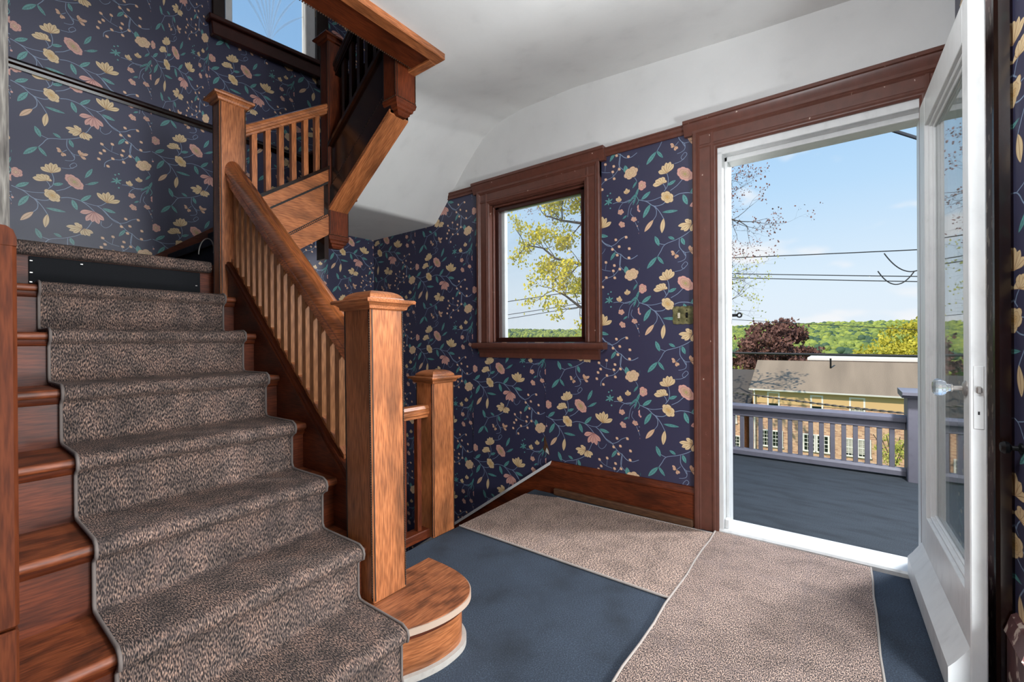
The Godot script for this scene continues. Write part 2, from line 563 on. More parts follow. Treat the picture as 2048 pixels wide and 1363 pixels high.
	M.lawn = mat(ntex([[0.0, Color(0.20, 0.30, 0.08)], [0.5, Color(0.34, 0.46, 0.12)], [1.0, Color(0.50, 0.58, 0.20)]], 0.05, 4, 512, 24), Vector3(0.2, 0.2, 0.2), 0.95)
	M.bark = mat(ntex([[0.0, Color(0.16, 0.14, 0.13)], [1.0, Color(0.38, 0.34, 0.31)]], 0.05, 4, 256, 25), Vector3(2, 0.5, 2), 0.9)
	M.wire = flat(Color(0.16, 0.17, 0.19), 0.6)
	M.black_rubber = flat(Color(0.06, 0.065, 0.075), 0.95)
	M.black_rubber.metallic_specular = 0.1
	M.rope_wire = flat(Color(0.35, 0.33, 0.32), 0.7)
	M.siding = flat(Color(0.70, 0.69, 0.68), 0.8)

func leafy(c: Color, glow := 0.5) -> StandardMaterial3D:
	var m := flat(Color.WHITE, 0.7)
	m.vertex_color_use_as_albedo = true
	m.backlight_enabled = true
	m.backlight = grey(glow)
	m.albedo_color = c
	return m

func brick_image() -> Image:
	var im := Image.create(512, 512, false, Image.FORMAT_RGB8)
	im.fill(Color(0.72, 0.66, 0.60))
	var r := RandomNumberGenerator.new()
	r.seed = 9
	for row in 27:
		for k in range(-1, 10):
			var c := Color(0.76, 0.58, 0.46).lerp(Color(0.87, 0.71, 0.58), r.randf())
			if r.randf() < 0.12:
				c = Color(0.68, 0.50, 0.41)
			im.fill_rect(Rect2i(k * 57 + (28 if row % 2 else 0) + 2, row * 19 + 2, 53, 16), c)
	return im

# ------------------------------------------------------------------ wallpaper: one repeat of a trailing flower vine
const TW := 2048
const TH := 1860
var wim: Image

# drawing frame -> repeat: the frame is a slanted view of one strip on the landing wall, straightened out here
func T(x: float, y: float) -> Vector2:
	var px := 10.0 + x * 320.0 / 1179.0
	var py := 130.0 + y * 370.0 / 1363.0
	var yaw := deg_to_rad(37.07)
	var a := (px - 1024.0) / 882.08
	var b := -(py - 681.5) / 882.08 + a * 0.0065
	var dx := a * cos(yaw) - sin(yaw)
	var dz := -a * sin(yaw) - cos(yaw)
	var t := -3.8 / dx
	var z := 2.719 + t * dz
	var h := 1.10 + t * b
	return Vector2((2.428 - z) / 0.646 * TW, (2.037 - h) / 0.604 * TH)

func span(x0: float, x1: float, y: int, c: Color) -> void:
	var yy := posmod(y, TH)
	var a := int(floor(x0))
	var n := int(ceil(x1)) - a
	if n <= 0:
		return
	a = posmod(a, TW)
	wim.fill_rect(Rect2i(a, yy, mini(n, TW - a), 1), c)
	if a + n > TW:
		wim.fill_rect(Rect2i(0, yy, a + n - TW, 1), c)

func fill(p: PackedVector2Array, c: Color) -> void:
	var lo := 1e9
	var hi := -1e9
	for q in p:
		lo = minf(lo, q.y)
		hi = maxf(hi, q.y)
	for y in range(int(floor(lo)), int(ceil(hi)) + 1):
		var xs := []
		for k in p.size():
			var a := p[k]
			var b := p[(k + 1) % p.size()]
			if (a.y <= y) != (b.y <= y):
				xs.append(a.x + (b.x - a.x) * (y - a.y) / (b.y - a.y))
		xs.sort()
		for k in range(0, xs.size() - 1, 2):
			span(xs[k], xs[k + 1], y, c)

func dot(c: Vector2, r: float, col: Color) -> void:
	for dy in range(-int(r), int(r) + 1):
		var w := sqrt(maxf(0.0, r * r - dy * dy))
		span(c.x - w, c.x + w, int(c.y) + dy, col)

func stroke(raw: Array, w: float, col: Color) -> void:
	var p := []
	for q in raw:
		p.append(T(q[0], q[1]))
	strokev(p, w, col)

func strokev(p: Array, w: float, col: Color) -> void:
	for k in p.size() - 1:
		var a: Vector2 = p[maxi(k - 1, 0)]
		var b: Vector2 = p[k]
		var c: Vector2 = p[k + 1]
		var d: Vector2 = p[mini(k + 2, p.size() - 1)]
		var n := maxi(2, int(b.distance_to(c) / 3.0))
		for i in n:
			dot(b.cubic_interpolate(c, a, d, float(i) / n), w, col)

var navy := Color(0.205, 0.201, 0.297)
var teal := Color(0.37, 0.59, 0.57)
var teal_d := Color(0.20, 0.40, 0.41)
var stem_c := Color(0.50, 0.57, 0.66)
var cream := Color(0.86, 0.76, 0.59)
var cream_d := Color(0.66, 0.50, 0.34)
var pink := Color(0.82, 0.62, 0.57)
var pink_d := Color(0.60, 0.38, 0.37)

# pointed lens from a to b
func lens(a: Vector2, b: Vector2, w: float, c: Color, edge: Color, vein := true, blunt := 1.0) -> void:
	var d := b - a
	var s := Vector2(-d.y, d.x).normalized() * w
	for pass_ in 2:
		var p := PackedVector2Array()
		var g := 5.0 if pass_ == 0 else 0.0
		for k in 13:
			var t := k / 12.0
			var f := pow(sin(PI * pow(t, blunt)), 0.8)
			p.append(a + d * t + s.normalized() * (f * w + g * sin(PI * t)))
		for k in 13:
			var t := 1.0 - k / 12.0
			var f := pow(sin(PI * pow(t, blunt)), 0.8)
			p.append(a + d * t - s.normalized() * (f * w * 0.85 + g * sin(PI * t)))
		fill(p, edge if pass_ == 0 else c)
	if vein:
		strokev([a + d * 0.05, a + d * 0.5 + s * 0.06, a + d * 0.9], 3.0, edge)

func leaf(x0: float, y0: float, x1: float, y1: float, w: float) -> void:
	var a := T(x0, y0)
	var b := T(x1, y1)
	lens(a, b, w * 0.9, teal, teal_d)
	var d := b - a
	var s := Vector2(-d.y, d.x).normalized() * w * 0.45
	for k in 3:
		var t := 0.28 + 0.2 * k
		strokev([a + d * t, a + d * (t + 0.14) + s], 2.0, teal_d)
		strokev([a + d * t, a + d * (t + 0.14) - s], 2.0, teal_d)

# flower seen from the side: petals fan out from a base towards the points
func fan(bx_: float, by: float, tips: Array, w: float, c: Color, e: Color) -> void:
	var b := T(bx_, by)
	for t in tips:
		lens(b, T(t[0], t[1]), w, c, e, true, 1.7)

# full flower
func rose(cx: float, cy: float, r: float, n: int, c: Color, e: Color, heart: Color, slant := 0.0, flatten := 0.75) -> void:
	var o := T(cx, cy)
	for layer in 3:
		var rr := r * (1.0 - layer * 0.3)
		for g in 2:
			for k in n:
				var a := TAU * k / n + layer * 0.4
				var q := Vector2(cos(a), sin(a) * flatten).rotated(slant) * rr * 0.62
				var p := PackedVector2Array()
				for j in 10:
					var b := TAU * j / 10
					p.append(o + q + Vector2(cos(b), sin(b) * (flatten + 0.1)).rotated(slant) * (rr * 0.46 + (4.0 if g == 0 else 0.0)))
				fill(p, e if g == 0 else c.lerp(heart, layer * 0.22))
	for k in 7:
		var a := TAU * k / 7.0
		strokev([o, o + Vector2(cos(a), sin(a) * flatten).rotated(slant) * r * 0.36], 3.0, e.lerp(heart, 0.3))
	dot(o, r * 0.12, heart)

func wallpaper_image() -> Image:
	wim = Image.create(TW, TH, false, Image.FORMAT_RGB8)
	wim.fill(navy)
	var s := stem_c
	# trailing stem and its forks
	stroke([[45, 840], [90, 858], [150, 888], [220, 940], [300, 958], [345, 950]], 6, s)
	stroke([[95, 862], [190, 893], [305, 902]], 5, s)
	stroke([[215, 935], [248, 975], [247, 1015], [215, 1042]], 5, s)
	stroke([[235, 948], [285, 1005], [325, 1066]], 5, s)
	stroke([[330, 872], [362, 845], [370, 800], [355, 752]], 5, s)
	stroke([[345, 862], [335, 838], [315, 812]], 5, s)
	stroke([[390, 888], [450, 876], [505, 850]], 5, s)
	stroke([[425, 940], [480, 940], [560, 962], [620, 1000], [668, 1045]], 6, s)
	stroke([[570, 966], [650, 995], [710, 1003], [758, 980]], 5, s)
	stroke([[690, 1004], [745, 1045], [790, 1095], [850, 1132], [905, 1190], [945, 1215], [985, 1250], [1035, 1265], [1085, 1255]], 6, s)
	stroke([[730, 1035], [800, 1108], [850, 1133], [900, 1130], [940, 1112], [985, 1104]], 5, s)
	stroke([[720, 1118], [718, 1145], [748, 1166], [782, 1155], [798, 1136]], 4, s)
	stroke([[648, 1122], [622, 1160], [600, 1178]], 5, s)
	stroke([[575, 1208], [520, 1225], [440, 1238], [335, 1246], [290, 1285], [262, 1312]], 5, s)
	stroke([[250, 1180], [270, 1220], [330, 1246]], 5, s)
	stroke([[470, 1240], [470, 1290], [500, 1330], [522, 1362]], 5, s)
	stroke([[600, 795], [622, 785]], 4, s)
	stroke([[605, 845], [630, 840]], 4, s)
	stroke([[520, 622], [526, 645], [518, 664], [488, 668], [455, 664]], 4, s)
	stroke([[500, 605], [522, 622], [562, 632]], 4, s)
	stroke([[430, 720], [490, 726], [540, 706], [522, 684], [490, 702], [505, 724], [530, 712]], 4, s)
	stroke([[432, 604], [468, 588]], 4, s)
	# berry sprays
	stroke([[945, 1225], [930, 1300], [875, 1340], [800, 1348], [752, 1375], [745, 1408]], 5, s)
	stroke([[735, 560], [785, 598], [850, 627]], 4, s)
	stroke([[945, 545], [932, 610], [958, 650], [990, 676]], 5, s)
	stroke([[885, 520], [912, 545]], 4, s)
	stroke([[1065, 755], [1082, 785], [1070, 800]], 4, s)
	stroke([[800, 600], [806, 560]], 3, s)
	stroke([[870, 640], [890, 680]], 3, s)
	for b in [[900, 432], [992, 453], [868, 484], [930, 490], [912, 540], [1018, 538], [885, 600], [1015, 597], [875, 633], [728, 548], [805, 550], [745, 597], [718, 615], [705, 657], [808, 657], [772, 712], [888, 685], [935, 642]]:
		var q := T(b[0], b[1])
		lens(q + Vector2(-26, -20), q + Vector2(26, 20), 24, Color(0.86, 0.70, 0.57), cream_d, false, 1.0)
		dot(q, 21, Color(0.86, 0.70, 0.57))
		dot(q + Vector2(-5, -5), 7, Color(0.90, 0.76, 0.64))
	# right hand spray that crosses the seam
	stroke([[1085, 870], [1000, 886], [930, 860], [875, 850]], 5, s)
	stroke([[1065, 885], [965, 880], [925, 912]], 4, s)
	stroke([[1065, 890], [1022, 922], [1005, 985]], 4, s)
	stroke([[1040, 940], [1030, 970], [1058, 1005]], 4, s)
	stroke([[1068, 1040], [1092, 1090], [1104, 1120]], 4, s)
	stroke([[1075, 872], [1095, 910], [1082, 932]], 5, teal)
	leaf(1100, 830, 1062, 898, 22)
	leaf(1080, 860, 1010, 900, 16)
	leaf(1075, 880, 1050, 925, 16)
	for t in [[790, 830], [800, 800], [835, 795], [872, 815], [865, 845], [830, 845]]:
		lens(T(838, 822), T(t[0], t[1]), 12, teal, teal_d, false)
	for b in [[824, 776], [851, 770], [850, 872]]:
		dot(T(b[0], b[1]), 15, teal)
	# leaves
	for l in [[85, 852, 187, 824, 38], [186, 918, 106, 995, 44], [308, 1012, 458, 1046, 26], [360, 842, 440, 836, 30], [602, 796, 656, 730, 34], [614, 846, 702, 828, 24], [505, 953, 542, 1032, 42], [563, 968, 646, 924, 36], [728, 1022, 826, 1058, 34], [275, 1242, 232, 1162, 40], [427, 1232, 366, 1200, 26], [488, 1234, 516, 1290, 34], [252, 562, 146, 614, 42], [256, 558, 320, 634, 28], [897, 512, 848, 552, 32], [1085, 786, 1048, 816, 18], [1000, 972, 962, 984, 16]]:
		leaf(l[0], l[1], l[2], l[3], l[4])
	# buds
	lens(T(218, 1040), T(120, 1102), 38, pink.lerp(cream, 0.6), cream_d)
	lens(T(322, 1060), T(304, 1158), 40, cream, cream_d)
	# flowers
	rose(358, 923, 120, 6, cream, cream_d, Color(0.80, 0.62, 0.36), 0.75, 0.66)
	fan(354, 758, [[272, 712], [310, 688], [350, 680], [390, 690], [420, 718]], 40, cream, cream_d)
	fan(320, 815, [[213, 788], [240, 766], [275, 762], [312, 766], [342, 796]], 42, cream, cream_d)
	rose(522, 825, 150, 8, pink, pink_d, Color(0.66, 0.62, 0.38), 0.75, 0.56)
	fan(760, 984, [[688, 906], [735, 906], [772, 902], [812, 925], [858, 968]], 40, cream, Color(0.62, 0.45, 0.24))
	fan(668, 1044, [[562, 1050], [606, 1112], [652, 1122], [700, 1138], [738, 1112]], 44, pink, pink_d)
	fan(580, 1166, [[458, 1150], [480, 1182], [512, 1200], [520, 1126], [548, 1140]], 34, cream, cream_d)
	fan(590, 1168, [[574, 1216], [600, 1222], [634, 1226], [658, 1206]], 34, cream, cream_d)
	fan(432, 604, [[392, 568], [396, 592], [440, 636], [462, 632]], 20, pink.lerp(cream, 0.4), cream_d)
	fan(562, 630, [[560, 590], [588, 610], [626, 622], [610, 660]], 24, pink.lerp(cream, 0.4), cream_d)
	lens(T(985, 640), T(1000, 700), 46, teal, teal_d)
	rose(1035, 712, 128, 6, pink.lerp(cream, 0.65), cream_d, cream, -0.3, 0.74)
	fan(1000, 835, [[975, 805], [995, 795], [1020, 812]], 24, cream, cream_d)
	fan(930, 862, [[905, 825], [930, 820], [948, 842]], 24, cream, cream_d)
	rose(945, 932, 56, 5, pink.lerp(cream, 0.3), pink_d, cream, 0.2, 0.8)
	rose(955, 1018, 64, 5, pink.lerp(cream, 0.2), pink_d, cream, 0.7, 0.7)
	rose(1058, 1018, 54, 5, pink.lerp(cream, 0.3), pink_d, cream, 0.4, 0.7)
	rose(1120, 966, 84, 6, pink, pink_d, cream, 0.5, 0.9)
	dot(T(1102, 1120), 18, pink)
	dot(T(1085, 1070), 12, pink.lerp(cream, 0.5))
	wim.resize(1024, 930, Image.INTERPOLATE_TRILINEAR)
	wim.generate_mipmaps()
	return wim

# ------------------------------------------------------------------ the shell of the house
func multi(called: String, pairs: Array, label := "") -> MeshInstance3D:
	var m := ArrayMesh.new()
	for k in pairs.size():
		pairs[k][0].commit(m)
	for k in pairs.size():
		m.surface_set_material(k, pairs[k][1])
	return struct(called, m, null, label)

# papered surface: P(s, y) is the point, strips are [left seam, width, height of a repeat's start, repeat]
func paper(st: SurfaceTool, P: Callable, n: Vector3, s0: float, s1: float, y0: float, y1: float, strips: Array, holes: Array) -> void:
	var ss := [s0, s1]
	var ys := [y0, y1]
	for t in strips:
		ss.append(clampf(t[0], s0, s1))
		ss.append(clampf(t[0] + t[1], s0, s1))
	for h in holes:
		ss.append(clampf(h[0], s0, s1)); ss.append(clampf(h[1], s0, s1))
		ys.append(clampf(h[2], y0, y1)); ys.append(clampf(h[3], y0, y1))
	ss.sort()
	ys.sort()
	for i in ss.size() - 1:
		if ss[i + 1] - ss[i] < 1e-5:
			continue
		var sm: float = (ss[i] + ss[i + 1]) / 2
		var strip: Array = strips[0]
		for t in strips:
			if sm >= t[0] and sm < t[0] + t[1]:
				strip = t
		for j in ys.size() - 1:
			if ys[j + 1] - ys[j] < 1e-5:
				continue
			var ym: float = (ys[j] + ys[j + 1]) / 2
			var open := false
			for h in holes:
				open = open or (sm > h[0] and sm < h[1] and ym > h[2] and ym < h[3])
			if open:
				continue
			var U := func(s: float, y: float) -> Vector2: return Vector2((s - strip[0]) / strip[1], (strip[2] - y) / strip[3])
			var a: float = ss[i]
			var b: float = ss[i + 1]
			var c: float = ys[j]
			var d: float = ys[j + 1]
			quad(st, P.call(a, c), P.call(b, c), P.call(b, d), P.call(a, d), n, [U.call(a, c), U.call(b, c), U.call(b, d), U.call(a, d)])

func wall_body(st: SurfaceTool, P: Callable, s0: float, s1: float, y0: float, y1: float, holes: Array) -> void:
	# boxes between the openings, P(s, y, depth)
	var ss := [s0, s1]
	for h in holes:
		ss.append(h[0]); ss.append(h[1])
	ss.sort()
	for i in ss.size() - 1:
		var sm: float = (ss[i] + ss[i + 1]) / 2
		var y := y0
		for h in holes:
			if sm > h[0] and sm < h[1]:
				bx(st, P.call(ss[i], y, 0.004), P.call(ss[i + 1], h[2], 0.16))
				y = h[3]
		bx(st, P.call(ss[i], y, 0.004), P.call(ss[i + 1], y1, 0.16))

const WIN := [-2.265, -1.420, 1.085, 2.19]
const DOOR := [-0.575, 0.305, -0.03, 2.185]

func crease(x: float) -> float:
	var p := [[-3.9, 2.115], [-2.905, 2.125], [-2.733, 2.315], [-2.536, 2.545], [-2.33, 2.74], [-2.16, 2.815], [-1.95, 2.85], [-1.491, 2.855], [-0.963, 2.815], [-0.408, 2.772], [0.026, 2.745], [5.0, 2.70]]
	for k in p.size() - 1:
		if x <= p[k + 1][0]:
			return lerpf(p[k][1], p[k + 1][1], (x - p[k][0]) / (p[k + 1][0] - p[k][0]))
	return 2.7

func soffit(x: float) -> float:
	# underside of the third flight away from the wall
	var xs := -2.92
	if x < xs:
		return 2.105
	var y := 2.105 + (x - xs) * 0.72
	var k := 0.10
	var h := clampf(0.5 + 0.5 * (2.62 - y) / k, 0.0, 1.0)
	return lerpf(2.62, y, h) - k * h * (1.0 - h)

func ceiling_y(x: float, z: float) -> float:
	var t := smoothstep(0.0, 1.0, clampf(z / 1.0, 0, 1)) * 0.55 + clampf(z / 1.0, 0, 1) * 0.45
	return lerpf(crease(x), soffit(x), t)

func shell() -> void:
	var n := Vector3.BACK
	# front wall
	var F := func(s: float, y: float) -> Vector3: return Vector3(s, y, 0)
	var FB := func(s: float, y: float, d: float) -> Vector3: return Vector3(s, y, -d)
	var strips := [[-1.041, 0.706, 0.719, 0.65], [-1.747, 0.706, 0.580, 0.65], [-2.46, 0.713, 0.166, 0.65], [-3.166, 0.706, 0.43, 0.65], [-3.88, 0.714, 0.08, 0.65], [-0.335, 0.8, 0.3, 0.65]]
	var pw := mk()
	paper(pw, F, n, -3.8, 0.39, -1.75, 2.335, strips, [WIN, DOOR])
	paper(pw, F, n, -3.8, -2.75, 2.335, 5.4, strips, [])
	var pl := mk()
	paper(pl, F, n, -2.75, 0.39, 2.335, 5.4, [[-3, 9, 0, 1]], [])
	var body := mk()
	wall_body(body, FB, -3.96, 4.35, -1.9, 5.55, [WIN, DOOR])
	var wf := multi("wall_front", [[pw, M.paper], [pl, M.plaster], [body, M.siding]], "navy floral wallpaper on the wall with the window and front door, white plaster above the picture rail")
	for q in [[-2.466, 0.10, 0.72, 0.0022], [-2.464, 0.30, 0.46, 0.005], [-1.753, 0.40, 0.95, 0.0012]]:   # paper seams that have opened
		var sm := mk()
		bx(sm, Vector3(q[0] - q[3] / 2, q[1], -0.001), Vector3(q[0] + q[3] / 2, q[2], 0.0008))
		part("seam", sm, M.groove, wf)
	# back wall of the landing, s = -z
	var B := func(s: float, y: float) -> Vector3: return Vector3(-3.8, y, -s)
	var BB := func(s: float, y: float, d: float) -> Vector3: return Vector3(-3.8 - d, y, -s)
	var lw := [-1.335, -0.60, 3.52, 4.95]
	var bw := mk()
	paper(bw, B, Vector3.RIGHT, -4.6, 0.0, -1.75, 2.715, [[-2.428, 0.644, 2.037, 0.602], [-1.784, 0.644, 2.447, 0.602], [-1.14, 0.644, 2.25, 0.602], [-0.496, 0.6, 2.0, 0.602], [-3.1, 0.672, 2.0, 0.602], [-5.0, 1.9, 2.0, 0.602]], [lw])
	paper(bw, B, Vector3.RIGHT, -4.6, 0.0, 2.715, 5.4, [[-2.428, 0.644, 2.875, 0.602], [-1.784, 0.346, 3.104, 0.602], [-1.438, 0.644, 3.193, 0.602], [-0.794, 0.8, 2.9, 0.602], [-3.1, 0.672, 2.9, 0.602], [-5.0, 1.9, 2.9, 0.602]], [lw])
	var bb := mk()
	wall_body(bb, BB, -4.7, 0.16, -1.9, 5.55, [lw])
	multi("wall_back", [[bw, M.paper], [bb, M.siding]], "navy floral wallpaper behind the stair landing")
	# near side of the stairs: the wall's end shows at the left edge of the picture
	var L := mk()
	bx(L, Vector3(-3.8, -0.1, 2.624), Vector3(-1.281, 5.4, 2.76))
	bx(L, Vector3(-1.42, -0.1, 2.76), Vector3(-1.281, 5.4, 4.6))
	multi("wall_left", [[L, M.dim_wall]])
	var we := mk()
	var wl := func(s: float, y: float) -> Vector3: return Vector3(-1.279, y, s)
	paper(we, wl, Vector3.RIGHT, 2.6235, 4.6, 0.0, 2.62, [[2.55, 2.5, 0.2, 0.65]], [])
	multi("wall_left", [[we, M.bare_wall]])
	# right wall with its papered stretch, then the wide opening to the parlour
	var R := mk()
	bx(R, Vector3(0.392, -0.1, 0.0), Vector3(0.53, 2.7, 1.0))
	var rp := mk()
	var rf := func(s: float, y: float) -> Vector3: return Vector3(0.39, y, -s)
	paper(rp, rf, Vector3.LEFT, -1.0, 0.0, 0.0, 2.62, [[-1.2, 1.5, 0.55, 0.65]], [])
	multi("wall_right", [[R, M.plain_wall], [rp, M.paper]], "floral wallpaper at the edge behind the open door")
	var pr := mk()
	bx(pr, Vector3(0.53, -0.1, 0.86), Vector3(4.2, 2.7, 1.0))
	bx(pr, Vector3(4.2, -0.1, 1.0), Vector3(4.35, 0.55, 4.7))
	bx(pr, Vector3(4.2, 2.35, 1.0), Vector3(4.35, 2.7, 4.7))
	bx(pr, Vector3(4.2, 0.55, 1.0), Vector3(4.35, 2.35, 1.12))
	bx(pr, Vector3(4.2, 0.55, 2.78), Vector3(4.35, 2.35, 4.7))
	bx(pr, Vector3(0.53, 2.62, -0.16), Vector3(4.35, 5.55, 0.0))
	bx(pr, Vector3(4.2, 2.66, 0.0), Vector3(4.35, 5.55, 4.7))
	struct("wall_parlour", pr, M.plain_wall)
	var rr := mk()
	bx(rr, Vector3(-4.0, -0.1, 4.6), Vector3(4.35, 5.55, 4.75))
	struct("wall_rear", rr, M.dim_wall)
	# floors
	var fl := mk()
	bx(fl, Vector3(-1.83, -0.25, 0.0), Vector3(0.45, -0.012, 4.6))
	bx(fl, Vector3(-3.8, -0.25, 1.66), Vector3(-1.83, -0.012, 4.6))
	struct_parlour()
	struct("floor", fl, M.dark_oak_z)
	var cellar := mk()
	bx(cellar, Vector3(-3.8, -1.95, 0.0), Vector3(-1.6, -1.8, 1.7))
	bx(cellar, Vector3(-1.84, -1.8, 0.0), Vector3(-1.8, -0.25, 1.7))
	bx(cellar, Vector3(-3.8, -1.8, 1.66), Vector3(-1.8, -0.25, 1.7))
	struct("floor_cellar", cellar, M.plain_wall)
	# upper floor: hall deck beside the stairwell
	var up := mk()
	bx(up, Vector3(-1.70, 2.70, 1.07), Vector3(4.2, 3.04, 4.6))
	bx(up, Vector3(-2.365, 2.93, 0.0), Vector3(4.2, 3.04, 1.07))
	struct("floor_upper", up, M.dark_oak_z)
	var att := mk()
	bx(att, Vector3(-4.0, 5.4, -0.3), Vector3(4.5, 5.6, 4.9))
	bx(att, Vector3(-4.3, 5.6, -0.9), Vector3(4.8, 5.75, 5.2))
	struct("ceiling_upper", att, M.plain_wall)
	# ceiling: one plaster skin that rolls from the hall into the underside of the flight above
	var c := mk()
	var nx := 92
	var nz := 22
	var X := func(i: int) -> float: return lerpf(-3.8, 0.39, float(i) / nx)
	var Z := func(j: int) -> float: return 1.10 * pow(float(j) / nz, 1.25)
	var N := func(x: float, z: float) -> Vector3:
		var e := 0.02
		return Vector3(ceiling_y(x + e, z) - ceiling_y(x - e, z), -2 * e, ceiling_y(x, z + e) - ceiling_y(x, z - e)).normalized()
	for i in nx:
		for j in nz:
			var q := []
			var w := []
			for o in [[0, 0], [1, 0], [1, 1], [0, 1]]:
				var x: float = X.call(i + o[0])
				var z: float = Z.call(j + o[1])
				q.append(Vector3(x, ceiling_y(x, z), z))
				w.append(N.call(x, z))
			tri(c, q[0], q[1], q[2], w[0], w[1], w[2])
			tri(c, q[0], q[2], q[3], w[0], w[2], w[3])
			for k in 4:
				q[k].y += 0.03
			quad(c, q[0], q[1], q[2], q[3], Vector3.UP)
	bx(c, Vector3(-1.715, 2.62, 1.10), Vector3(4.2, 2.70, 4.6))
	bx(c, Vector3(0.39, 2.62, 0.9), Vector3(4.2, 2.70, 1.12))
	struct("ceiling", c, M.plaster, "white patched plaster ceiling curving into the slope under the stairs")
	# under the second flight, and the closing of the well below the upper landing
	var uf := mk()
	extr(uf, [Vector2(-1.66, 1.60), Vector2(-1.62, 1.50), Vector2(-1.0, 2.06), Vector2(-1.0, 2.2), Vector2(-1.1, 2.2)], Transform3D(Basis(Vector3(0, 0, -1), Vector3(0, 1, 0), Vector3(1, 0, 0)), Vector3(-3.8, 0, 0)), 1.09)
	struct("ceiling_slope", uf, M.plaster)

func struct_parlour() -> void:
	var st := mk()
	bx(st, Vector3(0.45, -0.25, 1.0), Vector3(4.2, 0.0, 4.6))
	struct("floor_parlour", st, M.pale_carpet)

# moulded outline across a casing: flat board with a back band and an inner bead (x = width, y = out of the wall)
func casing_outline(w: float, d: float) -> Array:
	return [Vector2(0, 0), Vector2(0, d * 1.25), Vector2(0.006, d * 1.4), Vector2(0.02, d * 1.4), Vector2(0.026, d * 1.15), Vector2(0.03, d * 1.2), Vector2(0.038, d * 0.9), Vector2(w - 0.036, d * 0.9), Vector2(w - 0.032, d * 1.02), Vector2(w - 0.022, d * 1.05), Vector2(w - 0.014, d * 0.85), Vector2(w - 0.008, d * 0.82), Vector2(w, d * 0.55), Vector2(w, 0)]

# upright: outline x runs along +x (dir 1) or -x (dir -1)
func casing_up(called: String, x: float, dir: float, w: float, y0: float, y1: float, m: Material, parent: Node) -> void:
	var st := mk()
	extr(st, casing_outline(w, 0.026), Transform3D(Basis(Vector3(dir, 0, 0), Vector3(0, 0, 1), Vector3(0, 1, 0)), Vector3(x, y0, 0)), y1 - y0)
	part(called, st, m, parent)

func casing_head(called: String, x0: float, x1: float, y: float, w: float, m: Material, parent: Node) -> void:
	var st := mk()
	extr(st, casing_outline(w, 0.0262), Transform3D(Basis(Vector3(0, -1, 0), Vector3(0, 0, 1), Vector3(1, 0, 0)), Vector3(x0, y, 0)), x1 - x0)
	part(called, st, m, parent)

# crown on top of a casing
func crown(called: String, x0: float, x1: float, y0: float, y1: float, d: float, m: Material, parent: Node) -> void:
	var h := y1 - y0
	var o := [Vector2(0, y0), Vector2(0.028, y0), Vector2(0.032, y0 + h * 0.12)]
	o += [Vector2(d * 0.62, y0 + h * 0.35), Vector2(d * 0.78, y0 + h * 0.55), Vector2(d * 0.84, y0 + h * 0.72), Vector2(d, y0 + h * 0.76), Vector2(d, y1 - 0.004), Vector2(d - 0.004, y1), Vector2(0, y1)]
	var st := mk()
	extr(st, o, along_x(Vector3(x0, 0, 0)), x1 - x0)
	part(called, st, m, parent)

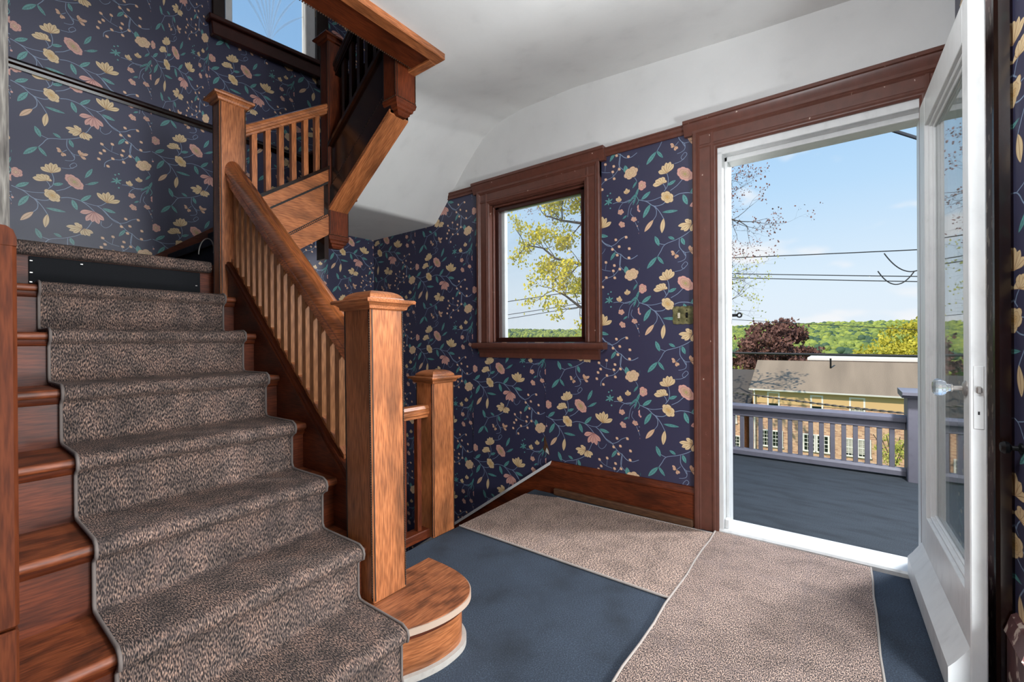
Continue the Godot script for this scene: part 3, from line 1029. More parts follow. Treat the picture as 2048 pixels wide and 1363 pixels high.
func entrance() -> void:
	var bp: Material = M.brown_paint
	# window in the front wall
	var w := set_piece("window_1", "brown painted window between stairs and front door, single pane with a view of a yellow-green tree", Vector3(-1.84, 1.08, 0))
	casing_up("casing", -2.385, 1, 0.122, 1.083, 2.30, bp, w)
	casing_up("casing", -1.296, -1, 0.122, 1.083, 2.30, bp, w)
	casing_head("head_casing", -2.385, -1.296, 2.305, 0.122, bp, w)
	crown("crown", -2.42, -1.258, 2.285, 2.372, 0.062, bp, w)
	var st := mk()
	extr(st, [Vector2(-0.10, 1.035), Vector2(0.052, 1.035)] + arc(Vector2(0.052, 1.058), Vector2(0.02, 0.023), -90, 90, 10) + [Vector2(-0.10, 1.083)], along_x(Vector3(-2.415, 0, 0)), 1.155)
	part("sill", st, bp, w)
	st = mk()
	extr(st, [Vector2(0, 0.965), Vector2(0.016, 0.965), Vector2(0.018, 1.0), Vector2(0.034, 1.022), Vector2(0.036, 1.036), Vector2(0, 1.036)], along_x(Vector3(-2.372, 0, 0)), 1.062)
	part("apron", st, bp, w)
	st = mk()   # jamb lining
	bx(st, Vector3(-2.275, 1.083, -0.15), Vector3(-2.262, 2.19, 0.002))
	bx(st, Vector3(-1.423, 1.083, -0.15), Vector3(-1.41, 2.19, 0.002))
	bx(st, Vector3(-2.275, 2.178, -0.15), Vector3(-1.41, 2.20, 0.002))
	bx(st, Vector3(-2.275, 1.06, -0.17), Vector3(-1.41, 1.084, -0.05))
	part("jamb", st, bp, w)
	st = mk()
	for x in [[-2.262, -2.246], [-1.439, -1.423]]:
		bx(st, Vector3(x[0], 1.083, -0.045), Vector3(x[1], 2.178, -0.022), 0.004)
	bx(st, Vector3(-2.262, 2.162, -0.045), Vector3(-1.423, 2.178, -0.022), 0.004)
	part("stop", st, bp, w)
	var sash := mk()
	bx(sash, Vector3(-2.262, 1.083, -0.085), Vector3(-2.212, 2.178, -0.046), 0.004)
	bx(sash, Vector3(-1.478, 1.083, -0.085), Vector3(-1.423, 2.178, -0.046), 0.004)
	bx(sash, Vector3(-2.262, 1.083, -0.085), Vector3(-1.423, 1.122, -0.046), 0.004)
	bx(sash, Vector3(-2.262, 2.128, -0.085), Vector3(-1.423, 2.178, -0.046), 0.004)
	var s := part("sash", sash, M.brown_gloss, w)
	st = mk()
	bx(st, Vector3(-2.214, 1.120, -0.068), Vector3(-1.476, 2.130, -0.064))
	part("pane", st, M.glass, s)
	st = mk()   # white storm frame outside
	bx(st, Vector3(-2.262, 1.09, -0.15), Vector3(-2.205, 2.18, -0.11), 0.003)
	bx(st, Vector3(-1.48, 1.09, -0.15), Vector3(-1.423, 2.18, -0.11), 0.003)
	bx(st, Vector3(-2.262, 1.085, -0.15), Vector3(-1.423, 1.118, -0.11), 0.003)
	bx(st, Vector3(-2.262, 2.145, -0.15), Vector3(-1.423, 2.18, -0.11), 0.003)
	part("storm_frame", st, M.white_paint, w)
	# picture rail
	for r in [[-2.74, -2.385], [-1.296, -0.712]]:
		st = mk()
		extr(st, [Vector2(0, 2.312), Vector2(0.012, 2.312), Vector2(0.016, 2.325), Vector2(0.026, 2.335), Vector2(0.03, 2.35), Vector2(0.036, 2.352), Vector2(0.036, 2.360), Vector2(0, 2.364)], along_x(Vector3(r[0], 0, 0)), r[1] - r[0])
		struct("trim_1" if r[0] < -2 else "trim_2", st, bp, "brown picture rail along the top of the wallpaper")
	# door casing
	var dc := set_piece("trim_3", "brown painted door casing with chipped paint and a crown above the front door", Vector3(-0.15, 0, 0))
	casing_up("casing", -0.706, 1, 0.130, -0.0, 2.30, bp, dc)
	casing_up("casing", 0.388, -1, 0.116, -0.0, 2.30, bp, dc)
	casing_head("head_casing", -0.706, 0.388, 2.312, 0.128, bp, dc)
	crown("crown", -0.752, 0.388, 2.288, 2.368, 0.066, bp, dc)
	# white frame with stops and sill
	var df := set_piece("trim_4", "white painted door frame with a white threshold, scuffed", Vector3(-0.15, 0, -0.08))
	st = mk()
	bx(st, Vector3(-0.583, 0, -0.165), Vector3(-0.553, 2.16, 0.004), 0.003)
	bx(st, Vector3(-0.553, 0, -0.165), Vector3(-0.536, 2.145, -0.055), 0.003)
	part("jamb", st, M.white_paint, df)
	st = mk()
	bx(st, Vector3(0.284, 0, -0.165), Vector3(0.31, 2.16, -0.002), 0.003)
	bx(st, Vector3(0.279, 0, -0.165), Vector3(0.286, 2.145, -0.055), 0.002)
	part("jamb", st, M.white_paint, df)
	st = mk()
	bx(st, Vector3(-0.583, 2.145, -0.165), Vector3(0.31, 2.19, 0.004), 0.003)
	bx(st, Vector3(-0.553, 2.118, -0.165), Vector3(0.284, 2.145, -0.055), 0.003)
	part("head_jamb", st, M.white_paint, df)
	st = mk()
	extr(st, [Vector2(-0.20, -0.03), Vector2(0.012, -0.012), Vector2(0.012, 0.012), Vector2(0.004, 0.021), Vector2(-0.09, 0.028), Vector2(-0.20, 0.012)], along_x(Vector3(-0.58, 0, 0)), 0.885)
	part("threshold", st, M.white_paint, df)
	st = mk()
	bx(st, Vector3(-0.552, 0.02, -0.05), Vector3(-0.53, 0.075, -0.012), 0.004)
	part("block", st, M.white_paint, df)
	front_door()
	# baseboards
	var o := [Vector2(0, 0), Vector2(0.02, 0), Vector2(0.02, 0.185), Vector2(0.026, 0.19), Vector2(0.026, 0.2), Vector2(0.016, 0.216), Vector2(0.01, 0.228), Vector2(0, 0.23)]
	st = mk()
	extr(st, o, along_x(Vector3(-1.70, 0, 0)), 0.994)
	struct("baseboard_front", st, M.dark_oak_x, "dark oak baseboard under the window wall")
	st = mk()
	bx(st, Vector3(-1.66, 0.0, 0.02), Vector3(-0.712, 0.046, 0.05), 0.006)
	struct("trim_5", st, M.old_wood, "worn grey strip at the foot of the baseboard")
	# skirt of the cellar stairs, running down along the wall
	var k := Vector2(-1.70, 0.23)
	st = mk()
	extr(st, [Vector2(-1.70, -0.2), Vector2(-1.70, 0.205), Vector2(-3.75, -1.23), Vector2(-3.75, -1.63)], along_z(Vector3(0, 0, 0)), 0.02)
	struct("trim_6", st, M.dark_oak_x, "oak skirting running down beside the cellar stairs")
	st = mk()
	extr(st, [Vector2(-1.70, 0.203), Vector2(-1.695, 0.229), Vector2(-3.75, -1.204), Vector2(-3.75, -1.232)], along_z(Vector3(0, 0, 0)), 0.03)
	struct("trim_7", st, M.white_paint, "white painted edge on the sloping skirting")
	st = mk()
	extr(st, [Vector2(0, 0), Vector2(0.02, 0), Vector2(0.02, 0.24), Vector2(0.026, 0.25), Vector2(0.012, 0.30), Vector2(0, 0.31)], Transform3D(Basis(Vector3(-1, 0, 0), Vector3(0, 1, 0), Vector3(0, 0, 1)), Vector3(0.39, 0, 0.84)), 0.16)
	struct("baseboard_right", st, M.peeling)
	# brown casing on the right wall, behind the open door
	var rc := set_piece("trim_8", "dark brown casing with peeling paint behind the open door", Vector3(0.39, 0, 0.7))
	st = mk()
	bx(st, Vector3(0.366, 0, 0.50), Vector3(0.391, 2.5, 0.795), 0.005)
	part("board", st, M.peeling, rc)
	st = mk()
	bx(st, Vector3(0.352, 0, 0.795), Vector3(0.391, 2.5, 0.832), 0.008)
	part("back_band", st, M.black_oak_y, rc)
	# landing window
	var lwn := set_piece("window_2", "tall dark framed window high above the stair landing with etched glass", Vector3(-3.8, 3.5, 0.97))
	st = mk()
	bx(st, Vector3(-3.80, 3.40, 1.335), Vector3(-3.765, 5.05, 1.425), 0.006)
	bx(st, Vector3(-3.80, 3.40, 0.49), Vector3(-3.765, 5.05, 0.60), 0.006)
	bx(st, Vector3(-3.80, 4.95, 0.49), Vector3(-3.765, 5.06, 1.425), 0.006)
	part("casing", st, M.black_oak_y, lwn)
	st = mk()
	var tilt := Transform3D(Basis(Vector3.RIGHT, deg_to_rad(4.6)), Vector3(-3.77, 3.515, 0.96))
	hexa(st, tilt * Transform3D(Basis.IDENTITY, Vector3(0.012, 0.035, 0)), Vector3(0.045, 0.018, 0.50), 0.006)
	hexa(st, tilt * Transform3D(Basis.IDENTITY, Vector3(0, -0.032, 0)), Vector3(0.03, 0.05, 0.48), 0.006)
	part("sill", st, M.brown_gloss, lwn)
	st = mk()
	for z in [[1.275, 1.335], [0.60, 0.69]]:
		bx(st, Vector3(-3.87, 3.52, z[0]), Vector3(-3.80, 4.95, z[1]), 0.006)
	part("sash", st, M.white_paint, lwn)
	st = mk()
	bx(st, Vector3(-3.845, 3.52, 0.69), Vector3(-3.839, 4.95, 1.275))
	var pane := part("pane", st, M.glass, lwn)
	st = mk()   # etched plume
	for k2 in 9:
		var a := (k2 - 4) * 0.17
		var pts := []
		for i in 9:
			var t := i / 8.0
			pts.append(Vector3(-3.8385, 3.60 + 0.75 * t * cos(a * 1.4), 0.98 - 0.55 * sin(a) * t * (0.4 + 0.6 * t)))
		tube(st, pts, [0.0012, 0.003, 0.005, 0.007, 0.009, 0.009, 0.007, 0.004, 0.001], 5)
	part("etching", st, M.etching, pane)
	# chair rail on the landing wall
	st = mk()
	extr(st, [Vector2(0, 2.675), Vector2(0.012, 2.675), Vector2(0.018, 2.69), Vector2(0.03, 2.70), Vector2(0.03, 2.712), Vector2(0.016, 2.73), Vector2(0, 2.735)], along_z(Vector3(-3.8, 0, 0.0)), 2.62)
	struct("trim_9", st, M.black_oak_z, "thin dark rail across the landing wallpaper")

func front_door() -> void:
	var white: Material = M.white_paint
	var d := set_piece("door_1", "white front door standing open into the hall, one tall glass pane", Vector3(0.272, 0.03, 0.008))
	# leaf frame: local x along the leaf from the hinge, y up, z towards the hall's left
	var ang := atan2(0.021, 0.845)
	var f := Transform3D(Basis(Vector3(sin(ang), 0, cos(ang)), Vector3.UP, Vector3(-cos(ang), 0, sin(ang))), Vector3(0.272, 0, 0.008))
	var wd := 0.852
	var top := 2.135
	var B := func(st: SurfaceTool, x0: float, x1: float, y0: float, y1: float, z0: float, z1: float, ch: float) -> void:
		hexa(st, f * Transform3D(Basis.IDENTITY, Vector3((x0 + x1) / 2, (y0 + y1) / 2, (z0 + z1) / 2)), Vector3(absf(x1 - x0), absf(y1 - y0), absf(z1 - z0)) / 2, ch)
	var st := mk()
	B.call(st, 0.0, 0.125, 0.03, top, -0.037, 0.0, 0.003)
	part("stile", st, white, d)
	st = mk()
	B.call(st, wd - 0.072, wd, 0.03, top, -0.037, 0.0, 0.003)
	var latch := part("stile", st, white, d)
	st = mk()
	B.call(st, 0.125, wd - 0.072, top - 0.125, top, -0.037, -0.0005, 0.002)
	B.call(st, 0.125, wd - 0.072, 0.03, 0.325, -0.037, -0.0005, 0.002)
	part("rail", st, white, d)
	st = mk()   # glazing bead, stepping back to the pane
	for s in [[0.0, 0.012, -0.012], [0.010, 0.022, -0.024]]:
		B.call(st, 0.125 + s[0], 0.125 + s[1], 0.325, top - 0.125, -0.034, s[2], 0.003)
		B.call(st, wd - 0.072 - s[1], wd - 0.072 - s[0], 0.325, top - 0.125, -0.034, s[2], 0.003)
		B.call(st, 0.125, wd - 0.072, 0.325 + s[0], 0.325 + s[1], -0.034, s[2], 0.003)
		B.call(st, 0.125, wd - 0.072, top - 0.125 - s[1], top - 0.125 - s[0], -0.034, s[2], 0.003)
	part("glazing_bead", st, white, d)
	st = mk()
	B.call(st, 0.13, wd - 0.077, 0.33, top - 0.13, -0.036, -0.031, 0.0)
	part("pane", st, M.door_glass, d)
	st = mk()   # drip board along the foot
	extr(st, [Vector2(0, 0.02), Vector2(0.048, 0.02), Vector2(0.048, 0.10), Vector2(0.03, 0.125), Vector2(0, 0.175)], f * Transform3D(Basis(Vector3(0, 0, 1), Vector3(0, 1, 0), Vector3(-1, 0, 0)), Vector3(wd - 0.004, 0, 0)), wd - 0.012)
	part("drip_board", st, white, d)
	# mortise lock plate with keyhole on the latch edge
	st = mk()
	B.call(st, wd - 0.0005, wd + 0.0025, 0.83, 1.015, -0.030, -0.008, 0.001)
	var lp := part("lock_plate", st, white, latch)
	st = mk()
	B.call(st, wd + 0.002, wd + 0.003, 0.872, 0.882, -0.021, -0.017, 0.0)
	part("keyhole", st, M.black_metal, latch)
	st = mk()
	B.call(st, wd - 0.002, wd + 0.012, 0.935, 0.955, -0.025, -0.013, 0.003)
	part("latch_bolt", st, M.pewter, latch)
	lp.name = "lock_plate"
	# glass knob on a metal shank
	var kt := f * Transform3D(Basis(Vector3(1, 0, 0), Vector3(0, 0, 1), Vector3(0, -1, 0)), Vector3(wd - 0.04, 0.945, 0))
	st = mk()
	lathe(st, [Vector2(0.0, 0.0), Vector2(0.024, 0.0), Vector2(0.024, 0.003), Vector2(0.017, 0.007), Vector2(0.0085, 0.009), Vector2(0.008, 0.028), Vector2(0.0125, 0.03), Vector2(0.0125, 0.034), Vector2(0.0, 0.0345)], kt, 20)
	part("knob_shank", st, M.pewter, d)
	st = mk()
	lathe(st, [Vector2(0.0, 0.034), Vector2(0.011, 0.034), Vector2(0.013, 0.04), Vector2(0.021, 0.046), Vector2(0.0265, 0.054), Vector2(0.0275, 0.062), Vector2(0.025, 0.07), Vector2(0.017, 0.0745), Vector2(0.0, 0.076)], kt, 12)
	part("knob", st, M.knob_glass, d)


# ------------------------------------------------------------------ stairs
const RISE := 0.19
const RUN := 0.2305
const NOSE := -1.113        # x of the first nosing
const ZS := 1.765           # face of the string towards the steps
const ZL := 2.622           # far side of the steps

func nose_x(k: int) -> float:
	return NOSE - RUN * (k - 1)

func tread_outline(x: float, y: float, back: float) -> Array:
	var o := [Vector2(x - back, y), Vector2(x - 0.012, y)]
	o += arc(Vector2(x - 0.013, y - 0.014), Vector2(0.013, 0.014), 90, -90, 10)
	return o + [Vector2(x - back, y - 0.028)]

func cove(x: float, y: float) -> Array:
	return [Vector2(x, y), Vector2(x, y - 0.022), Vector2(x + 0.006, y - 0.02), Vector2(x + 0.011, y - 0.012), Vector2(x + 0.013, y)]

# square post with cap, foot drop and beaded edges
func newel(label: String, lo: Vector3, hi: Vector3, wood: String, cap: bool, drop: bool, group := "") -> Node3D:
	var c := (lo + hi) / 2
	var h := (hi - lo) / 2
	var t := thing("newel_post", label, "newel post", Vector3(c.x, lo.y, c.z), group)
	var oy: Material = M[wood + "_y"]
	var ox: Material = M[wood + "_x"]
	var st := mk()
	bx(st, lo, hi, 0.004)
	part("shaft", st, oy, t)
	st = mk()   # dark grooves just inside the edges of the faces seen from the hall
	for s in [-1, 1]:
		bx(st, Vector3(hi.x - 0.001, lo.y + 0.01, c.z + s * (h.z - 0.006) - 0.002), Vector3(hi.x + 0.0012, hi.y - 0.01, c.z + s * (h.z - 0.006) + 0.002))
		bx(st, Vector3(c.x + s * (h.x - 0.007) - 0.003, lo.y + 0.01, hi.z - 0.001), Vector3(c.x + s * (h.x - 0.007) + 0.003, hi.y - 0.01, hi.z + 0.0012))
	part("groove", st, M.groove, t)
	st = mk()
	beads(st, Vector3(hi.x - 0.007, lo.y + 0.02, hi.z + 0.002), Vector3(hi.x - 0.007, hi.y - 0.02, hi.z + 0.002), 0.0085, Vector3(0.0045, 0.006, 0.004))
	beads(st, Vector3(hi.x + 0.002, lo.y + 0.02, lo.z + 0.006), Vector3(hi.x + 0.002, hi.y - 0.02, lo.z + 0.006), 0.0085, Vector3(0.004, 0.006, 0.0045))
	part("beading", st, M.bead, t)
	if cap:
		st = mk()
		var y := hi.y
		rings(st, Vector3(c.x, 0, c.z), [[h.x + 0.002, h.z + 0.002, y - 0.012], [h.x + 0.010, h.z + 0.010, y - 0.008], [h.x + 0.012, h.z + 0.012, y + 0.002], [h.x + 0.020, h.z + 0.020, y + 0.010], [h.x + 0.032, h.z + 0.032, y + 0.013], [h.x + 0.034, h.z + 0.034, y + 0.020], [h.x + 0.031, h.z + 0.031, y + 0.0255], [h.x + 0.006, h.z + 0.006, y + 0.0255]])
		part("cap", st, ox, t)
		st = mk()
		var p := []
		for k in 9:
			var a := PI / 2 * k / 8.0
			var f := 0.26 + 0.74 * cos(a)
			p.append([(h.x + 0.003) * f, (h.z + 0.003) * f, y + 0.0255 + 0.036 * sin(a)])
		rings(st, Vector3(c.x, 0, c.z), p)
		part("cap_dome", st, ox, t)
	if drop:
		st = mk()
		var y := lo.y
		rings(st, Vector3(c.x, 0, c.z), [[h.x * 0.40, h.z * 0.40, y - 0.075], [h.x * 0.62, h.z * 0.62, y - 0.062], [h.x * 0.62, h.z * 0.62, y - 0.052], [h.x * 0.80, h.z * 0.80, y - 0.045], [h.x * 0.84, h.z * 0.84, y - 0.032], [h.x * 0.97, h.z * 0.97, y - 0.024], [h.x * 1.0, h.z * 1.0, y - 0.012], [h.x * 1.03, h.z * 1.03, y - 0.008], [h.x * 1.03, h.z * 1.03, y + 0.001]])
		part("drop", st, ox, t)
		st = mk()
		for e in [[Vector3(lo.x, y + 0.004, hi.z + 0.002), Vector3(hi.x, y + 0.004, hi.z + 0.002)], [Vector3(hi.x + 0.002, y + 0.004, lo.z), Vector3(hi.x + 0.002, y + 0.004, hi.z)]]:
			beads(st, e[0], e[1], 0.011, Vector3(0.006, 0.007, 0.006))
		part("beading", st, M.bead, t)
	return t

# hand rail across its run: rounded top, hollow sides, flat foot; x = across, y = up
func rail_outline(w: float, h: float) -> Array:
	var o := [Vector2(-w * 0.28, 0), Vector2(w * 0.28, 0), Vector2(w * 0.30, h * 0.20), Vector2(w * 0.42, h * 0.26), Vector2(w * 0.44, h * 0.40), Vector2(w * 0.38, h * 0.46)]
	o += arc(Vector2(0, h * 0.60), Vector2(w * 0.5, h * 0.40), -15, 195, 16)
	return o + [Vector2(-w * 0.38, h * 0.46), Vector2(-w * 0.44, h * 0.40), Vector2(-w * 0.42, h * 0.26), Vector2(-w * 0.30, h * 0.20)]

# a run from a to b whose ends are cut upright; the outline keeps upright heights
func sloped(st: SurfaceTool, o: Array, a: Vector3, b: Vector3) -> SurfaceTool:
	var d := b - a
	if absf(d.x) > absf(d.z):   # along x: outline x = +z
		extr(st, o, Transform3D(Basis(Vector3(0, 0, 1), Vector3.UP, Vector3(signf(d.x), 0, 0)), a), absf(d.x), Vector2(0, d.y))
	else:
		extr(st, o, Transform3D(Basis(Vector3(1, 0, 0), Vector3.UP, Vector3(0, 0, signf(d.z))), a), absf(d.z), Vector2(0, d.y))
	return st

# upright square bar with both ends cut to the slope (rise per metre towards +x or +z)
func baluster(st: SurfaceTool, p: Vector3, y0: float, y1: float, w: float, d: float, sx: float, sz: float) -> SurfaceTool:
	var q := []
	for e in [y0, y1]:
		for s in [Vector2(-1, -1), Vector2(1, -1), Vector2(1, 1), Vector2(-1, 1)]:
			q.append(Vector3(p.x + s.x * w / 2, e + s.x * w / 2 * sx + s.y * d / 2 * sz, p.z + s.y * d / 2))
	var m: Vector3 = (q[0] + q[6]) / 2
	face(st, [q[0], q[1], q[2], q[3]], m)
	face(st, [q[4], q[5], q[6], q[7]], m)
	for k in 4:
		face(st, [q[k], q[(k + 1) % 4], q[4 + (k + 1) % 4], q[4 + k]], m)
	return st

func stairs() -> void:
	lower_flight()
	second_flight()
	third_flight()
	cellar_flight()

func lower_flight() -> void:
	var s := thing("staircase", "dark oak staircase climbing from the hall to the landing, its bottom step rounded", "staircase", Vector3(-1.9, 0, 2.2))
	var st: SurfaceTool
	for k in range(2, 8):
		var x := nose_x(k)
		var y := RISE * k
		st = mk()
		extr(st, tread_outline(x, y, RUN + 0.035), along_z(Vector3(0, 0, ZS)), ZL - ZS)
		var t := part("tread", st, M.tread, s)
		st = mk()
		extr(st, cove(x - 0.028, y - 0.028), along_z(Vector3(0, 0, ZS)), ZL - ZS)
		part("cove_moulding", st, M.dark_oak_z, t)
	for k in range(2, 9):
		st = mk()
		bx(st, Vector3(nose_x(k) - 0.045, RISE * (k - 1) - 0.02, ZS), Vector3(nose_x(k) - 0.028, RISE * k - 0.028, ZL))
		part("riser", st, M.dark_oak_z, s)
	# landing platform with its own nosing
	st = mk()
	extr(st, tread_outline(nose_x(8), RISE * 8, 1.05), along_z(Vector3(0, 0, ZS - 0.02)), ZL - ZS + 0.02)
	part("platform", st, M.dark_oak_z, s)
	# rounded bottom step: board, riser and shoe follow the same curve
	var curve := [Vector2(-1.113, 1.90), Vector2(-1.112, 1.83), Vector2(-1.080, 1.75), Vector2(-1.062, 1.67), Vector2(-1.066, 1.585), Vector2(-1.095, 1.528), Vector2(-1.145, 1.488), Vector2(-1.215, 1.463), Vector2(-1.30, 1.453), Vector2(-1.40, 1.452)]
	var fine := []
	for k in curve.size() - 1:
		for i in 4:
			fine.append(curve[k].cubic_interpolate(curve[k + 1], curve[maxi(k - 1, 0)], curve[mini(k + 2, curve.size() - 1)], i / 4.0))
	fine.append(curve[-1])
	var offset := func(d: float) -> Array:
		var o := []
		for k in fine.size():
			var dir: Vector2 = (fine[mini(k + 1, fine.size() - 1)] - fine[maxi(k - 1, 0)]).normalized()
			o.append(fine[k] + Vector2(-dir.y, dir.x) * -d)
		return o
	var slab := func(d: float, y0: float, y1: float) -> SurfaceTool:
		var o: Array = [Vector2(NOSE - RUN - 0.04, ZL), Vector2(NOSE + minf(0, -d), ZL)]
		o = [Vector2(NOSE - RUN - 0.04, ZL), Vector2(NOSE - d, ZL)] + offset.call(d) + [Vector2(-1.40, 1.66), Vector2(NOSE - RUN - 0.04, 1.66)]
		var q := mk()
		return extr(q, o, along_y(Vector3(0, y0, 0)), y1 - y0)
	var bt := part("bottom_tread", slab.call(0.006, RISE - 0.030, RISE - 0.006), M.bullnose, s)
	part("tread_edge", slab.call(0.0, RISE - 0.0255, RISE - 0.004), M.worn_edge, bt)
	part("tread_top", slab.call(0.004, RISE - 0.0075, RISE), M.bullnose, bt)
	part("bottom_riser", slab.call(0.034, -0.01, RISE - 0.03), M.oak_z, s)
	part("cove_moulding", slab.call(0.022, RISE - 0.05, RISE - 0.03), M.dark_oak_z, s)
	part("foot_moulding", slab.call(0.018, -0.01, 0.022), M.worn_white, s)
	# closed string towards the hall: face board with a moulded cap
	var sl := -0.845
	var top := func(x: float) -> float: return 1.063 + sl * (x + 2.061)
	st = mk()
	extr(st, [Vector2(-2.66, top.call(-2.66) - 0.03), Vector2(-1.45, top.call(-1.45) - 0.03), Vector2(-1.45, 0.0), Vector2(-1.60, 0.0), Vector2(-2.66, top.call(-2.66) - 0.52)], along_z(Vector3(0, 0, 1.70)), ZS - 1.70)
	part("string_board", st, M.dark_oak_x, s)
	st = mk()
	extr(st, [Vector2(-2.60, 1.3), Vector2(-1.45, 0.4), Vector2(-1.45, 0.0), Vector2(-2.6, 0.0)], along_z(Vector3(0, 0, 1.685)), 0.015)
	part("side_panel", st, M.dark_oak_y, s)
	st = mk()
	sloped(st, [Vector2(-0.04, -0.012), Vector2(0.034, -0.03), Vector2(0.040, -0.024), Vector2(0.040, -0.010), Vector2(0.034, -0.008), Vector2(0.034, 0.0), Vector2(0.028, 0.006), Vector2(-0.04, 0.006)], Vector3(-2.61, top.call(-2.61), 1.736), Vector3(-1.46, top.call(-1.46), 1.736))
	part("string_cap", st, M.dark_oak_x, s)
	# balustrade
	var b := thing("balustrade", "oak balustrade with square balusters and a rounded hand rail along the lower flight", "balustrade", Vector3(-2.0, 0.9, 1.73))
	var slr := -0.84
	var under := func(x: float) -> float: return 1.345 + slr * (x + 1.90)
	st = mk()
	sloped(st, rail_outline(0.088, 0.142), Vector3(-2.61, under.call(-2.61) - 0.012, 1.730), Vector3(-1.46, under.call(-1.46) - 0.012, 1.730))
	part("hand_rail", st, M.rail, b)
	var bal := baluster(mk(), Vector3(0, 0, 1.730), 0, under.call(-1.625) - top.call(-1.625), 0.030, 0.030, slr, 0.0).commit()
	var fil := baluster(mk(), Vector3(0, 0, 1.730), 0.0, 0.02, 0.032, 0.034, sl, 0.0).commit()
	for k in 17:
		var x := -1.605 - 0.0633 * k
		var y: float = top.call(x) + 0.004
		var m := part("baluster", bal, M.pale_oak, b)
		m.position += Vector3(x, y, 0)
		var fl := part("fillet", fil, M.oak_x, b)
		fl.position += Vector3(x + 0.0315, top.call(x + 0.0315) + 0.003, 0)
	# posts
	var big := newel("big oak newel post with a domed cap standing on the rounded bottom step", Vector3(-1.462, RISE, 1.655), Vector3(-1.300, 1.222, 1.797), "oak", true, false)
	big.rotation.z = deg_to_rad(0.55)
	newel("tall bright oak newel post at the corner of the landing", Vector3(-2.695, 0.95, 1.668), Vector3(-2.600, 2.375, 1.797), "oak", true, false)
	# half post against the wall's end at the left edge
	var hp := thing("half_newel", "glossy brown half post against the wall's end at the left edge", "newel post", Vector3(-1.28, 0, 2.66))
	st = mk()
	bx(st, Vector3(-1.30, 0.56, 2.6165), Vector3(-1.255, 1.29, 2.72), 0.006)
	extr(st, [Vector2(2.6165, 1.285), Vector2(2.6165, 1.30), Vector2(2.621, 1.315), Vector2(2.63, 1.322), Vector2(2.72, 1.325), Vector2(2.72, 1.285)], Transform3D(Basis(Vector3(0, 0, 1), Vector3.UP, Vector3(1, 0, 0)), Vector3(-1.30, 0, 0)), 0.045)
	part("shaft", st, M.half_post, hp)
	st = mk()
	bx(st, Vector3(-1.30, 0.0, 2.6175), Vector3(-1.253, 0.558, 2.72), 0.004)
	part("base_block", st, M.half_post, hp)

